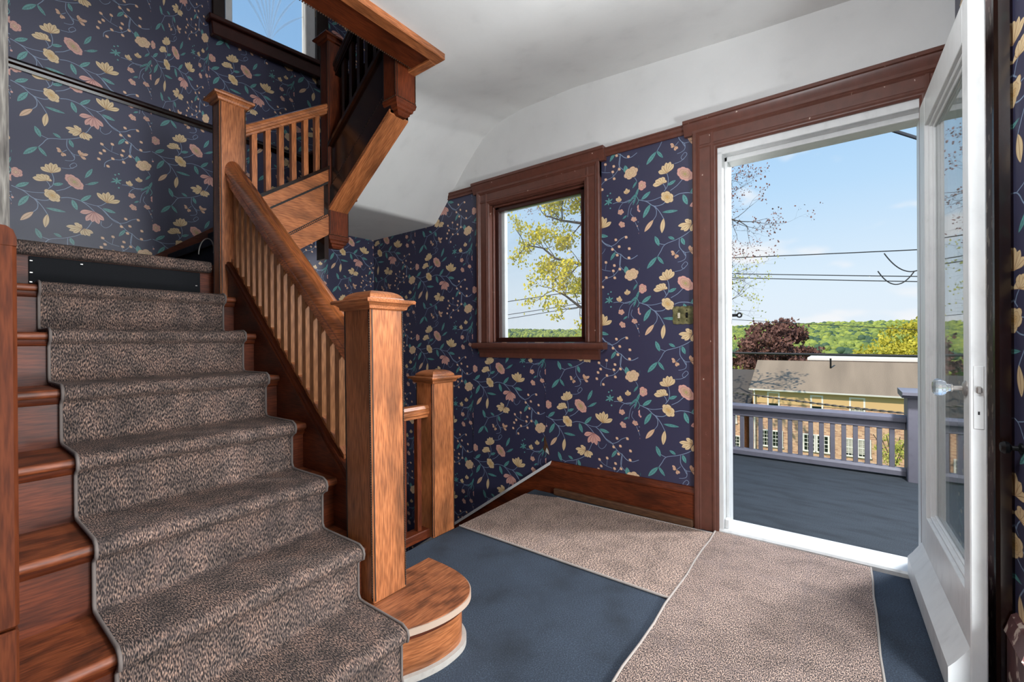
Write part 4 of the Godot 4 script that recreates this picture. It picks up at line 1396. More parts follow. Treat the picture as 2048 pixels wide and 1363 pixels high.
func second_flight() -> void:
	var s := thing("staircase", "short upper flight rising from the landing behind the tall newel, oak panel on its side", "staircase", Vector3(-3.2, 1.52, 1.4))
	var st: SurfaceTool
	for k in range(1, 4):
		var z := 1.70 - 0.245 * (k - 1)
		var y := 1.52 + RISE * k
		st = mk()
		extr(st, tread_outline(0, y, 0.28), Transform3D(Basis(Vector3(0, 0, 1), Vector3.UP, Vector3(1, 0, 0)), Vector3(-3.78, 0, z)), 1.10)
		part("tread", st, M.tread, s)
	for k in range(1, 5):
		var z := 1.70 - 0.245 * (k - 1)
		st = mk()
		bx(st, Vector3(-3.78, 1.52 + RISE * (k - 1), z - 0.045), Vector3(-2.68, 1.52 + RISE * k - 0.028, z - 0.028))
		part("riser", st, M.dark_oak_x, s)
	st = mk()
	bx(st, Vector3(-3.79, 2.16, 0.01), Vector3(-2.93, 2.28, 0.965))
	part("platform", st, M.dark_oak_x, s)
	# side: panel with a cap, a beaded strip and a bottom board
	var y := func(z: float, y0: float, slope: float) -> float: return y0 + (1.20 - z) * slope
	var za := 1.70
	var zb := 1.185
	var board := func(x0: float, x1: float, top: Array, bot: Array) -> SurfaceTool:
		var q := mk()
		# outline x runs along -z
		return extr(q, [Vector2(-za, y.call(za, bot[0], bot[1])), Vector2(-zb, y.call(zb, bot[0], bot[1])), Vector2(-zb, y.call(zb, top[0], top[1])), Vector2(-za, y.call(za, top[0], top[1]))], Transform3D(Basis(Vector3(0, 0, -1), Vector3.UP, Vector3(1, 0, 0)), Vector3(x0, 0, 0)), x1 - x0)
	part("panel", board.call(-2.70, -2.612, [2.16, 0.69], [1.90, 0.69]), M.oak_z, s)
	part("panel_rail", board.call(-2.70, -2.604, [2.178, 0.69], [2.105, 0.69]), M.oak_z, s)
	part("bottom_board", board.call(-2.70, -2.604, [1.885, 0.69], [1.768, 0.66]), M.oak_z, s)
	part("bead_bed", board.call(-2.70, -2.6085, [1.905, 0.69], [1.884, 0.69]), M.groove, s)
	st = mk()
	beads(st, Vector3(-2.6075, y.call(1.64, 1.8945, 0.69), 1.64), Vector3(-2.6075, y.call(1.19, 1.8945, 0.69), 1.19), 0.013, Vector3(0.006, 0.010, 0.008))
	part("beading", st, M.oak_x, s)
	part("string_cap", board.call(-2.708, -2.594, [2.200, 0.69], [2.178, 0.69]), M.black_oak_z, s)
	st = mk()
	extr(st, [Vector2(-za, y.call(za, 2.09, 0.69)), Vector2(-1.185, y.call(1.185, 2.09, 0.69)), Vector2(-1.185, y.call(1.185, 2.103, 0.69)), Vector2(-za, y.call(za, 2.103, 0.69))], Transform3D(Basis(Vector3(0, 0, -1), Vector3.UP, Vector3(1, 0, 0)), Vector3(-2.62, 0, 0)), 0.0135)
	part("panel_groove", st, M.groove, s)
	st = mk()
	bx(st, Vector3(-2.70, 1.62, 1.187), Vector3(-2.608, 2.17, 1.215))
	part("end_post", st, M.black_oak_y, s)
	# skirting up the back wall
	st = mk()
	extr(st, [Vector2(-2.62, 1.52), Vector2(-1.815, 1.52), Vector2(-1.70, 1.52), Vector2(-0.30, 2.50), Vector2(-0.30, 2.76), Vector2(-1.42, 1.968), Vector2(-1.815, 1.672), Vector2(-2.62, 1.666)], Transform3D(Basis(Vector3(0, 0, -1), Vector3.UP, Vector3(1, 0, 0)), Vector3(-3.8, 0, 0)), 0.022)
	part("skirting", st, M.dark_oak_z, s)
	# balustrade
	var b := thing("balustrade", "short balustrade of six slim oak balusters between the tall newel and the hanging newel", "balustrade", Vector3(-2.65, 2.1, 1.43))
	var zr := [1.672, 1.185]
	var rl := func(z: float) -> float: return 2.222 + (1.672 - z) * 0.665
	st = mk()
	sloped(st, [Vector2(-0.024, 0), Vector2(0.024, 0), Vector2(0.026, 0.012), Vector2(0.034, 0.018), Vector2(0.036, 0.030), Vector2(0.030, 0.034), Vector2(0.036, 0.044), Vector2(0.032, 0.060), Vector2(0.018, 0.068), Vector2(-0.018, 0.068), Vector2(-0.032, 0.060), Vector2(-0.036, 0.044), Vector2(-0.030, 0.034), Vector2(-0.036, 0.030), Vector2(-0.034, 0.018), Vector2(-0.026, 0.012)], Vector3(-2.640, rl.call(zr[0]), zr[0]), Vector3(-2.640, rl.call(zr[1]), zr[1]))
	part("hand_rail", st, M.oak_z, b)
	for k in 6:
		var z := 1.616 - 0.074 * k
		st = mk()
		baluster(st, Vector3(-2.640, 0, z), y.call(z, 2.198, 0.69), rl.call(z) + 0.004, 0.030, 0.028, 0.0, -0.68)
		part("baluster", st, M.oak_y, b)
	newel("dark newel post hanging at the turn of the stairs with a moulded drop", Vector3(-2.695, 1.775, 1.048), Vector3(-2.600, 3.015, 1.187), "dark_oak", true, true)

func third_flight() -> void:
	var s := thing("staircase", "uppermost flight with a black varnished side rising right towards the ceiling opening", "staircase", Vector3(-2.2, 2.28, 0.6))
	var st: SurfaceTool
	for k in range(1, 5):
		var x := -3.10 + 0.245 * (k - 1)
		st = mk()
		bx(st, Vector3(x, 2.28 + RISE * (k - 1), 0.01), Vector3(x + 0.017, 2.28 + RISE * k - 0.028, 1.06))
		part("riser", st, M.dark_oak_z, s)
		if k < 4:
			st = mk()
			bx(st, Vector3(x - 0.028, 2.28 + RISE * k - 0.028, 0.01), Vector3(x + 0.25, 2.28 + RISE * k, 1.06), 0.006)
			part("tread", st, M.dark_oak_z, s)
	var y := func(x: float, y0: float, slope: float) -> float: return y0 + (x + 2.47) * slope
	var xa := -2.605
	var xb := -1.99
	var board := func(z0: float, z1: float, top: Array, bot: Array) -> SurfaceTool:
		var q := mk()
		return extr(q, [Vector2(xa, y.call(xa, bot[0], bot[1])), Vector2(xb, y.call(xb, bot[0], bot[1])), Vector2(xb, y.call(xb, top[0], top[1])), Vector2(xa, y.call(xa, top[0], top[1]))], along_z(Vector3(0, 0, z0)), z1 - z0)
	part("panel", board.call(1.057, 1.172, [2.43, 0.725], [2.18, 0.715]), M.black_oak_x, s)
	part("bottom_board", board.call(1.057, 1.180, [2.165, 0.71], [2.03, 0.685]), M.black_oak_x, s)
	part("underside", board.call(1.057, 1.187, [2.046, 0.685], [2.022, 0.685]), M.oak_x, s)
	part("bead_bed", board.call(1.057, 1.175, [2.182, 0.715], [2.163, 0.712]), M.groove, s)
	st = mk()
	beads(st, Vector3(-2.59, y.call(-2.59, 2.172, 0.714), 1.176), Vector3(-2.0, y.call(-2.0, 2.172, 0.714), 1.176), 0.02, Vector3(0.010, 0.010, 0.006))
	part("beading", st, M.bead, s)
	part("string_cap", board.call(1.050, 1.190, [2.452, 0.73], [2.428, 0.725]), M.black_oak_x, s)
	var b := thing("balustrade", "black varnished balustrade of the uppermost flight with upright bars behind the hanging newel", "balustrade", Vector3(-2.3, 2.6, 1.12))
	st = mk()
	sloped(st, rail_outline(0.07, 0.10), Vector3(-2.605, 2.80, 1.12), Vector3(-2.04, 3.28, 1.12))
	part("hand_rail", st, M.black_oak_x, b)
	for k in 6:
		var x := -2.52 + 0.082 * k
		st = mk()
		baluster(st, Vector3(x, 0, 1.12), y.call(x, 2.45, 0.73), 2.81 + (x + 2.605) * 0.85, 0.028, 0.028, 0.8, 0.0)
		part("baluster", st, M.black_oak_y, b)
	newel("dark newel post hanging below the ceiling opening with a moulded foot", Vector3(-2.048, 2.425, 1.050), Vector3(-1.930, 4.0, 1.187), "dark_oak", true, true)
	# trim of the ceiling opening
	var t := set_piece("trim_10", "oak trim around the stairwell opening in the ceiling", Vector3(-1.8, 2.6, 1.8))
	st = mk()
	bx(st, Vector3(-1.905, 2.60, 1.075), Vector3(-1.72, 3.04, 4.6), 0.004)
	part("beam", st, M.dark_oak_z, t)
	st = mk()
	bx(st, Vector3(-1.755, 2.588, 1.055), Vector3(-1.688, 2.628, 4.6), 0.004)
	part("edge_strip", st, M.oak_z, t)
	st = mk()
	bx(st, Vector3(-1.935, 2.588, 1.055), Vector3(-1.755, 2.628, 1.105), 0.004)
	part("edge_strip", st, M.oak_x, t)
	st = mk()
	bx(st, Vector3(-1.935, 2.62, 1.06), Vector3(-1.72, 3.04, 1.09))
	part("fascia", st, M.dark_oak_x, t)
	st = mk()
	beads(st, Vector3(-1.903, 2.598, 1.11), Vector3(-1.903, 2.598, 2.6), 0.012, Vector3(0.006, 0.006, 0.007))
	part("beading", st, M.bead, t)

func cellar_flight() -> void:
	var s := thing("staircase", "dark cellar steps going down beside the small newel post", "staircase", Vector3(-2.6, -0.8, 0.5))
	for k in range(1, 8):
		var x := -1.84 - 0.245 * (k - 1)
		var st := mk()
		extr(st, tread_outline(x, -RISE * k, 0.28), along_z(Vector3(0, 0, 0.03)), 1.0)
		part("tread", st, M.dark_oak_z, s)
		st = mk()
		bx(st, Vector3(x - 0.045, -RISE * (k + 1), 0.03), Vector3(x - 0.028, -RISE * k - 0.028, 1.03))
		part("riser", st, M.dark_oak_z, s)
	newel("small worn newel post with a domed cap beside the blue carpet", Vector3(-1.972, 0.0, 0.865), Vector3(-1.830, 0.872, 1.030), "oak", true, false)
	var b := thing("guard_rail", "low oak guard rail running from the small newel behind the big newel post", "railing", Vector3(-1.90, 0, 1.35))
	var st := mk()
	sloped(st, [Vector2(-0.022, 0), Vector2(0.022, 0), Vector2(0.024, 0.014), Vector2(0.033, 0.02), Vector2(0.035, 0.034), Vector2(0.028, 0.038), Vector2(0.034, 0.05), Vector2(0.026, 0.066), Vector2(0.012, 0.07), Vector2(-0.012, 0.07), Vector2(-0.026, 0.066), Vector2(-0.034, 0.05), Vector2(-0.028, 0.038), Vector2(-0.035, 0.034), Vector2(-0.033, 0.02), Vector2(-0.024, 0.014)], Vector3(-1.895, 0.673, 1.03), Vector3(-1.895, 0.673, 1.69))
	part("hand_rail", st, M.oak_z, b)
	st = mk()
	bx(st, Vector3(-1.93, 0.0, 1.03), Vector3(-1.86, 0.05, 1.69), 0.004)
	part("bottom_rail", st, M.dark_oak_z, b)
	for k in 6:
		st = mk()
		var z := 1.085 + 0.105 * k
		bx(st, Vector3(-1.91, 0.05, z - 0.015), Vector3(-1.88, 0.675, z + 0.015), 0.002)
		part("baluster", st, M.dark_oak_y, b)

# ------------------------------------------------------------------ carpets and mats
func ribbon(st: SurfaceTool, outer: Array, inner: Array, z0: float, z1: float) -> SurfaceTool:
	# sheet that follows a stepped path in the x-y plane, between z0 and z1
	var n := outer.size()
	var nrm := []
	for k in n:
		var d: Vector2 = (outer[mini(k + 1, n - 1)] - outer[maxi(k - 1, 0)]).normalized()
		nrm.append(Vector3(d.y, -d.x, 0))
	for k in n - 1:
		var f: Vector2 = outer[k + 1] - outer[k]
		var fn := Vector3(f.y, -f.x, 0).normalized()
		var na: Vector3 = nrm[k] if nrm[k].dot(fn) > 0.7 else fn
		var nb: Vector3 = nrm[k + 1] if nrm[k + 1].dot(fn) > 0.7 else fn
		var a := Vector3(outer[k].x, outer[k].y, z0)
		var b := Vector3(outer[k + 1].x, outer[k + 1].y, z0)
		var a2 := Vector3(a.x, a.y, z1)
		var b2 := Vector3(b.x, b.y, z1)
		if na.dot(Vector3(1, 1, 0)) < 0 and fn.dot(Vector3(1, 1, 0)) < 0 and false:
			na = -na
		tri(st, a, b, b2, na, nb, nb)
		tri(st, a, b2, a2, na, nb, na)
		var i0 := Vector3(inner[k].x, inner[k].y, z0)
		var i1 := Vector3(inner[k + 1].x, inner[k + 1].y, z0)
		face(st, [a, b, i1, i0], (a + b) / 2 + Vector3(0, 0, 1))
		var s := Vector3(0, 0, z1 - z0)
		face(st, [a + s, b + s, i1 + s, i0 + s], (a + b) / 2 + Vector3(0, 0, -1))
	return st

func step_path(k0: int, k1: int, t: float) -> Array:
	var o := []
	var i := []
	for k in range(k0, k1 + 1):
		var x := nose_x(k)
		var y := RISE * k
		var xr := x - 0.029
		var add := func(a: Vector2, b: Vector2) -> void:
			o.append(a)
			i.append(b)
		add.call(Vector2(xr + t + 0.006, y - RISE + t + 0.006), Vector2(xr, y - RISE + 0.002))
		add.call(Vector2(xr + t, y - RISE + 0.03), Vector2(xr, y - RISE + 0.03))
		add.call(Vector2(xr + t, y - 0.052), Vector2(xr, y - 0.052))
		add.call(Vector2(x + t * 0.2 - 0.008, y - 0.040), Vector2(xr, y - 0.03))
		add.call(Vector2(x + t + 0.002, y - 0.031), Vector2(x - 0.004, y - 0.028))
		add.call(Vector2(x + t + 0.006, y - 0.014), Vector2(x, y - 0.014))
		add.call(Vector2(x + t + 0.001, y + 0.001), Vector2(x - 0.002, y - 0.002))
		add.call(Vector2(x - 0.010, y + t), Vector2(x - 0.012, y + 0.001))
		var xb := x - RUN - 0.029
		add.call(Vector2(xb + t + 0.04, y + t - 0.002), Vector2(xb + 0.04, y + 0.001))
		add.call(Vector2(xb + t + 0.014, y + t), Vector2(xb + 0.01, y + 0.001))
	return [o, i]

func floor_coverings() -> void:
	var st := mk()
	extr(st, [Vector2(-1.832, 0.028), Vector2(0.388, 0.028), Vector2(0.388, 4.58), Vector2(-1.24, 4.58), Vector2(-1.24, 2.60), Vector2(-1.832, 2.60)], along_y(Vector3(0, -0.012, 0)), 0.012)
	var nc := part("carpet", st, M.navy, self)
	tag(nc, "navy blue felt carpet covering the whole hall floor under the brown mats", "carpet")
	# brown mat under the window wall
	var m := thing("floor_mat", "short brown woven mat lying along the baseboard under the window wall", "mat", Vector3(-1.2, 0, 0.45), "brown mats on the hall floor")
	st = mk()
	extr(st, [Vector2(-1.825, 0.155), Vector2(-1.60, 0.095), Vector2(-0.60, 0.062), Vector2(-0.598, 0.835), Vector2(-1.825, 0.828)], along_y(Vector3(0, 0.0, 0)), 0.008)
	part("weave", st, M.mat_x, m)
	st = mk()
	tube(st, [Vector3(-1.825, 0.006, 0.829), Vector3(-1.2, 0.006, 0.834), Vector3(-0.60, 0.006, 0.836)], 0.0055, 6)
	part("binding", st, M.binding, m)
	st = mk()
	tube(st, [Vector3(-1.60, 0.006, 0.095), Vector3(-0.60, 0.006, 0.062)], 0.005, 6)
	part("binding", st, M.binding, m)
	# runner from the door
	m = thing("floor_runner", "long brown woven runner leading from the front door across the hall", "mat", Vector3(-0.25, 0, 2.0), "brown mats on the hall floor")
	st = mk()
	bx(st, Vector3(-0.594, 0.0, 0.018), Vector3(0.092, 0.009, 4.2), 0.003)
	part("weave", st, M.mat_z, m)
	st = mk()
	var p := []
	for k in 30:
		p.append(Vector3(-0.595 + 0.004 * sin(k * 1.9), 0.008, 0.02 + k * 0.145))
	tube(st, p, 0.005, 6)
	part("binding", st, M.binding, m)
	st = mk()
	p = []
	for k in 30:
		p.append(Vector3(0.093 + 0.002 * sin(k * 2.3), 0.007, 0.02 + k * 0.145))
	tube(st, p, 0.0045, 6)
	part("binding", st, M.binding, m)
	# stair runner
	m = thing("stair_runner", "worn brown stair carpet running up the middle of the lower flight", "carpet", Vector3(-1.9, 0, 2.14))
	var sp := step_path(1, 7, 0.012)
	st = mk()
	ribbon(st, sp[0], sp[1], 1.818, 2.458)
	part("pile", st, M.stair_carpet, m)
	for z in [1.818, 2.458]:
		p = []
		for q in sp[0]:
			p.append(Vector3(q.x + 0.001, q.y + 0.001, z))
		st = mk()
		tube(st, p, 0.0048, 6)
		part("binding", st, M.binding_dark, m)
	# landing carpet with a rolled front edge
	var x8 := nose_x(8)
	var y8 := RISE * 8
	st = mk()
	var o := [Vector2(x8 - 0.02, y8 - 0.048), Vector2(x8 + 0.008, y8 - 0.046), Vector2(x8 + 0.018, y8 - 0.034), Vector2(x8 + 0.020, y8 - 0.014), Vector2(x8 + 0.014, y8 + 0.004), Vector2(x8 - 0.004, y8 + 0.012), Vector2(x8 - 0.05, y8 + 0.013), Vector2(-3.77, y8 + 0.012)]
	var i := [Vector2(x8 - 0.02, y8 - 0.03), Vector2(x8, y8 - 0.029), Vector2(x8 + 0.001, y8 - 0.028), Vector2(x8 + 0.001, y8 - 0.014), Vector2(x8, y8 - 0.002), Vector2(x8 - 0.012, y8 + 0.0005), Vector2(x8 - 0.05, y8 + 0.0005), Vector2(-3.77, y8 + 0.0005)]
	ribbon(st, o, i, 1.80, 2.618)
	tag(part("landing_carpet", st, M.stair_carpet, self), "brown carpet on the stair landing with a thick rolled front edge", "carpet")
	st = mk()
	bx(st, Vector3(x8 - 0.0285, RISE * 7 + 0.014, 1.842), Vector3(x8 - 0.0185, y8 - 0.05, 2.462), 0.003)
	var rf := part("riser_felt", st, M.black_felt, self)
	for q in [[2.455, 1.40], [2.455, 1.45], [2.30, 1.455], [2.456, 1.36], [1.86, 1.40]]:
		st = mk()
		bx(st, Vector3(x8 - 0.0190, q[1] - 0.002, q[0] - 0.004), Vector3(x8 - 0.0175, q[1] + 0.002, q[0] + 0.004))
		part("staple", st, M.pewter, rf)
	tag(rf, "black felt strip tacked to the riser just below the landing", "carpet")
	st = mk()
	for k in range(1, 5):
		var z := 1.70 - 0.245 * (k - 1)
		var y := 1.52 + RISE * k
		bx(st, Vector3(-3.775, y - RISE + 0.013, z - 0.028), Vector3(-2.705, y - 0.03, z - 0.020))
		if k < 4:
			bx(st, Vector3(-3.775, y, z - 0.27), Vector3(-2.705, y + 0.008, z + 0.006), 0.003)
			bx(st, Vector3(-3.775, y - 0.036, z), Vector3(-2.705, y + 0.007, z + 0.008), 0.003)
	tag(part("stair_felt", st, M.navy, self), "navy felt covering the steps of the short upper flight behind the tall newel", "carpet")

# ------------------------------------------------------------------ small things
func small_things() -> void:
	# switch plate
	var t := thing("light_switch", "tarnished green brass double switch plate on the wallpaper beside the door casing", "light switch", Vector3(-0.772, 1.243, 0))
	var st := mk()
	var o := []
	for k in 48:   # scalloped edge
		var a := TAU * k / 48.0
		var q := Vector2(cos(a), sin(a))
		var s := 1.0 / maxf(absf(q.x), absf(q.y))
		var r := q * s * Vector2(0.058, 0.053)
		o.append(r * (1.0 + 0.035 * cos(a * 12.0)))
	extr(st, o, Transform3D(Basis.IDENTITY, Vector3(-0.772, 1.243, 0.0005)), 0.005)
	part("plate", st, M.brass, t)
	st = mk()
	bx(st, Vector3(-0.802, 1.226, 0.005), Vector3(-0.788, 1.258, 0.0075), 0.001)
	hexa(st, Transform3D(Basis(Vector3.RIGHT, 0.35), Vector3(-0.795, 1.245, 0.011)), Vector3(0.0045, 0.007, 0.009), 0.002)
	part("toggle", st, M.ivory, t)
	st = mk()
	bx(st, Vector3(-0.756, 1.226, 0.005), Vector3(-0.742, 1.258, 0.0075), 0.001)
	hexa(st, Transform3D(Basis(Vector3.RIGHT, -0.35), Vector3(-0.749, 1.239, 0.011)), Vector3(0.0045, 0.007, 0.009), 0.002)
	part("toggle", st, M.black_metal, t)
	for sx in [-0.795, -0.749]:
		for sy in [1.213, 1.272]:
			st = mk()
			lathe(st, [Vector2(0.0035, 0), Vector2(0.0035, 0.001), Vector2(0.0015, 0.0025), Vector2(0, 0.0027)], Transform3D(Basis(Vector3.RIGHT, PI / 2), Vector3(sx, sy, 0.005)), 8)
			part("screw", st, M.black_metal, t)
	# globe lamp on a low table in the parlour, right of the frame
	var lp := Vector3(0.90, 0.0, 1.68)
	t = thing("side_table", "low round table in the parlour beyond the right edge", "table", lp)
	st = mk()
	lathe(st, [Vector2(0, 0.30), Vector2(0.24, 0.30), Vector2(0.25, 0.31), Vector2(0.25, 0.32), Vector2(0.24, 0.33), Vector2(0, 0.33)], Transform3D(Basis.IDENTITY, lp), 28)
	part("table_top", st, M.dark_oak_x, t)
	st = mk()
	lathe(st, [Vector2(0.17, 0), Vector2(0.17, 0.02), Vector2(0.05, 0.05), Vector2(0.025, 0.12), Vector2(0.03, 0.2), Vector2(0.05, 0.30)], Transform3D(Basis.IDENTITY, lp), 20)
	part("pedestal", st, M.dark_oak_y, t)
	t = thing("table_lamp", "table lamp with a round white globe in the parlour beyond the right edge", "lamp", lp + Vector3(0, 0.33, 0))
	st = mk()
	lathe(st, [Vector2(0, 0.33), Vector2(0.08, 0.33), Vector2(0.08, 0.345), Vector2(0.03, 0.37), Vector2(0.03, 0.45), Vector2(0, 0.45)], Transform3D(Basis.IDENTITY, lp), 20)
	part("base", st, M.brass, t)
	st = mk()
	var bp := []
	for k in 13:
		var a := PI * k / 12.0
		bp.append(Vector2(0.16 * sin(a), 0.60 - 0.16 * cos(a)))
	lathe(st, bp, Transform3D(Basis.IDENTITY, lp), 28)
	var glow := flat(Color(1, 1, 1), 0.5)
	glow.emission_enabled = true
	glow.emission = Color(0.95, 0.98, 1.0)
	glow.emission_energy_multiplier = 3.0
	part("globe", st, glow, t)
	var lamp := OmniLight3D.new()
	lamp.name = "lamp_light"
	lamp.position = Vector3(0, 0.27, 0)
	lamp.light_energy = 3.6
	lamp.light_color = Color(0.95, 0.98, 1.0)
	lamp.light_size = 0.16
	lamp.omni_range = 14.0
	lamp.omni_attenuation = 2.0
	lamp.shadow_enabled = true
	t.add_child(lamp)
	# pendant globe in the hall, above the frame
	t = thing("ceiling_lamp", "white globe pendant lamp hanging in the hall above the frame", "lamp", Vector3(-0.25, 2.62, 1.78))
	st = mk()
	lathe(st, [Vector2(0, 2.585), Vector2(0.055, 2.585), Vector2(0.06, 2.60), Vector2(0.06, 2.62)], Transform3D(Basis.IDENTITY, Vector3(-0.25, 0, 1.78)), 20)
	tube(st, [Vector3(-0.25, 2.59, 1.78), Vector3(-0.25, 2.18, 1.78)], 0.008, 8)
	part("stem", st, M.brass, t)
	st = mk()
	bp = []
	for k in 13:
		var a := PI * k / 12.0
		bp.append(Vector2(0.13 * sin(a), 2.07 - 0.13 * cos(a)))
	lathe(st, bp, Transform3D(Basis.IDENTITY, Vector3(-0.25, 0, 1.78)), 28)
	part("globe", st, glow, t)
	lamp = OmniLight3D.new()
	lamp.name = "pendant_light"
	lamp.position = Vector3(0, -0.55, 0)
	lamp.light_energy = 1.4
	lamp.light_color = Color(0.96, 0.98, 1.0)
	lamp.light_size = 0.13
	lamp.omni_range = 14.0
	lamp.omni_attenuation = 2.0
	lamp.shadow_enabled = true
	t.add_child(lamp)
	# black knob at the right edge
	st = mk()
	lathe(st, [Vector2(0.0, 0), Vector2(0.016, 0), Vector2(0.016, 0.004), Vector2(0.007, 0.008), Vector2(0.007, 0.02), Vector2(0.016, 0.026), Vector2(0.018, 0.034), Vector2(0.012, 0.042), Vector2(0, 0.044)], Transform3D(Basis(Vector3(0, 0, 1), PI / 2), Vector3(0.39, 0.79, 0.895)), 14)
	tag(part("wall_knob", st, M.black_metal, self), "small black knob on the papered wall at the right edge, beside the brown casing", "knob")
	# torn wallpaper at the end of the baseboard
	st = mk()
	extr(st, [Vector2(-1.775, 0.30), Vector2(-1.745, 0.275), Vector2(-1.715, 0.262), Vector2(-1.722, 0.30), Vector2(-1.735, 0.335), Vector2(-1.748, 0.37), Vector2(-1.756, 0.40), Vector2(-1.768, 0.375), Vector2(-1.762, 0.34)], Transform3D(Basis.IDENTITY, Vector3(0, 0, -0.001)), 0.0025)
	var tear := thing("wallpaper_tear", "brown torn spot in the wallpaper above the left end of the baseboard", "tear", Vector3(-1.745, 0.32, 0))
	part("backing", st, M.old_wood, tear)
	st = mk()
	extr(st, [Vector2(-1.752, 0.285), Vector2(-1.722, 0.268), Vector2(-1.728, 0.295), Vector2(-1.742, 0.315)], Transform3D(Basis.IDENTITY, Vector3(0, 0, 0.001)), 0.002)
	part("paper_flap", st, M.blind, tear)
	# loose cable on the landing
	st = mk()
	var p := []
	for k in 15:
		var a := k / 14.0
		p.append(Vector3(-2.93 + 0.02 * a, 1.60 + 0.095 * sin(a * PI * 0.95), 1.755 + 0.035 * cos(a * PI * 1.1)))
	tube(st, p, 0.0035, 6)
	tag(part("cable", st, M.pewter, self), "loop of thin grey cable sticking up on the landing beside the tall newel", "cable")
	# bracket on the outside of the door frame
	st = mk()
	bx(st, Vector3(-0.556, 1.215, -0.182), Vector3(-0.542, 1.265, -0.160), 0.002)
	bx(st, Vector3(-0.548, 1.232, -0.19), Vector3(-0.512, 1.248, -0.172), 0.004)
	var ring := []
	for k in 13:
		ring.append(Vector3(-0.500 + 0.012 * cos(TAU * k / 12.0), 1.240 + 0.012 * sin(TAU * k / 12.0), -0.181))
	tube(st, ring, 0.005, 6)
	tag(part("eye_bracket", st, M.black_metal, self), "small black eye bracket on the outside of the door frame", "bracket")

# ------------------------------------------------------------------ outside
func outside() -> void:
	porch()
	far_houses()
	wires()
	land()
	trees()

func porch() -> void:
	var st := mk()
	bx(st, Vector3(-4.2, -0.3, -2.70), Vector3(3.2, -0.13, -0.16))
	struct("floor_porch", st, M.old_wood)
	st = mk()
	bx(st, Vector3(-4.2, -0.13, -2.66), Vector3(3.2, -0.115, -0.162))
	for z in [-0.75, -1.35, -1.95]:   # laps of the strips
		extr(st, [Vector2(z, -0.115), Vector2(z + 0.30, -0.115), Vector2(z + 0.02, -0.107), Vector2(z, -0.108)], along_x(Vector3(-4.2, 0, 0)), 7.4)
	tag(part("porch_carpet", st, M.porch_felt, self), "dark blue felt carpet in overlapping strips on the porch floor", "carpet")
	# globe lamp on a bracket of the house wall, to the right of the doorway view
	var lp := Vector3(0.82, 2.46, -1.05)
	var t := thing("porch_lamp", "white globe porch lamp on an iron bracket, right of the doorway view", "lamp", lp)
	st = mk()
	tube(st, [Vector3(0.82, 2.46, -0.165), Vector3(0.82, 2.66, -0.5), Vector3(0.82, 2.70, -0.85), Vector3(0.82, 2.66, -1.05), Vector3(0.82, 2.58, -1.05)], 0.014, 8)
	lathe(st, [Vector2(0, 2.56), Vector2(0.06, 2.56), Vector2(0.05, 2.60), Vector2(0, 2.605)], Transform3D(Basis.IDENTITY, Vector3(0.82, 0, -1.05)), 20)
	part("bracket", st, M.black_metal, t)
	st = mk()
	var bp := []
	for k in 13:
		var a := PI * k / 12.0
		bp.append(Vector2(0.12 * sin(a), 2.45 - 0.12 * cos(a)))
	lathe(st, bp, Transform3D(Basis.IDENTITY, Vector3(0.82, 0, -1.05)), 28)
	var glow := flat(Color(1, 1, 1), 0.5)
	glow.emission_enabled = true
	glow.emission = Color(0.95, 0.98, 1.0)
	glow.emission_energy_multiplier = 3.0
	part("globe", st, glow, t)
	var lamp := OmniLight3D.new()
	lamp.name = "porch_light"
	lamp.position = Vector3(0, -0.01, 0)
	lamp.light_energy = 12.0
	lamp.light_color = Color(0.97, 0.985, 1.0)
	lamp.light_size = 0.12
	lamp.omni_range = 14.0
	lamp.omni_attenuation = 2.0
	lamp.shadow_enabled = true
	t.add_child(lamp)
	var r := thing("porch_railing", "grey painted porch railing with square balusters beyond the open door", "railing", Vector3(-1.5, -0.1, -2.4))
	st = mk()
	extr(st, [Vector2(-0.06, 0.372), Vector2(0.06, 0.372), Vector2(0.064, 0.385), Vector2(0.064, 0.408), Vector2(0.03, 0.425), Vector2(-0.03, 0.425), Vector2(-0.064, 0.408), Vector2(-0.064, 0.385)], along_x(Vector3(-4.1, 0, -2.40)), 4.515)
	part("top_rail", st, M.porch_paint, r)
	st = mk()
	bx(st, Vector3(-4.1, 0.30, -2.425), Vector3(0.415, 0.373, -2.375), 0.004)
	part("under_rail", st, M.porch_paint, r)
	st = mk()
	extr(st, [Vector2(-0.045, -0.095), Vector2(0.045, -0.095), Vector2(0.045, -0.055), Vector2(0.025, -0.035), Vector2(-0.025, -0.035), Vector2(-0.045, -0.055)], along_x(Vector3(-4.1, 0, -2.40)), 4.515)
	part("bottom_rail", st, M.porch_paint, r)
	var bar := bx(mk(), Vector3(-0.0185, -0.04, -2.4185), Vector3(0.0185, 0.302, -2.3815), 0.003).commit()
	for k in 50:
		var m := part("baluster", bar, M.porch_paint, r)
		m.position.x += 0.325 - 0.0848 * k
	var p := thing("porch_post", "boxed grey porch post with a flat cap at the end of the railing", "post", Vector3(0.58, -0.12, -2.4))
	st = mk()
	bx(st, Vector3(0.417, -0.125, -2.55), Vector3(0.74, 0.60, -2.25), 0.006)
	part("box", st, M.porch_paint, p)
	st = mk()
	extr(st, [Vector2(-0.19, 0.595), Vector2(0.19, 0.595), Vector2(0.205, 0.615), Vector2(0.225, 0.62), Vector2(0.225, 0.645), Vector2(-0.225, 0.645), Vector2(-0.225, 0.62), Vector2(-0.205, 0.615)], along_x(Vector3(0.378, 0, -2.40)), 0.40)
	part("cap", st, M.porch_paint, p)

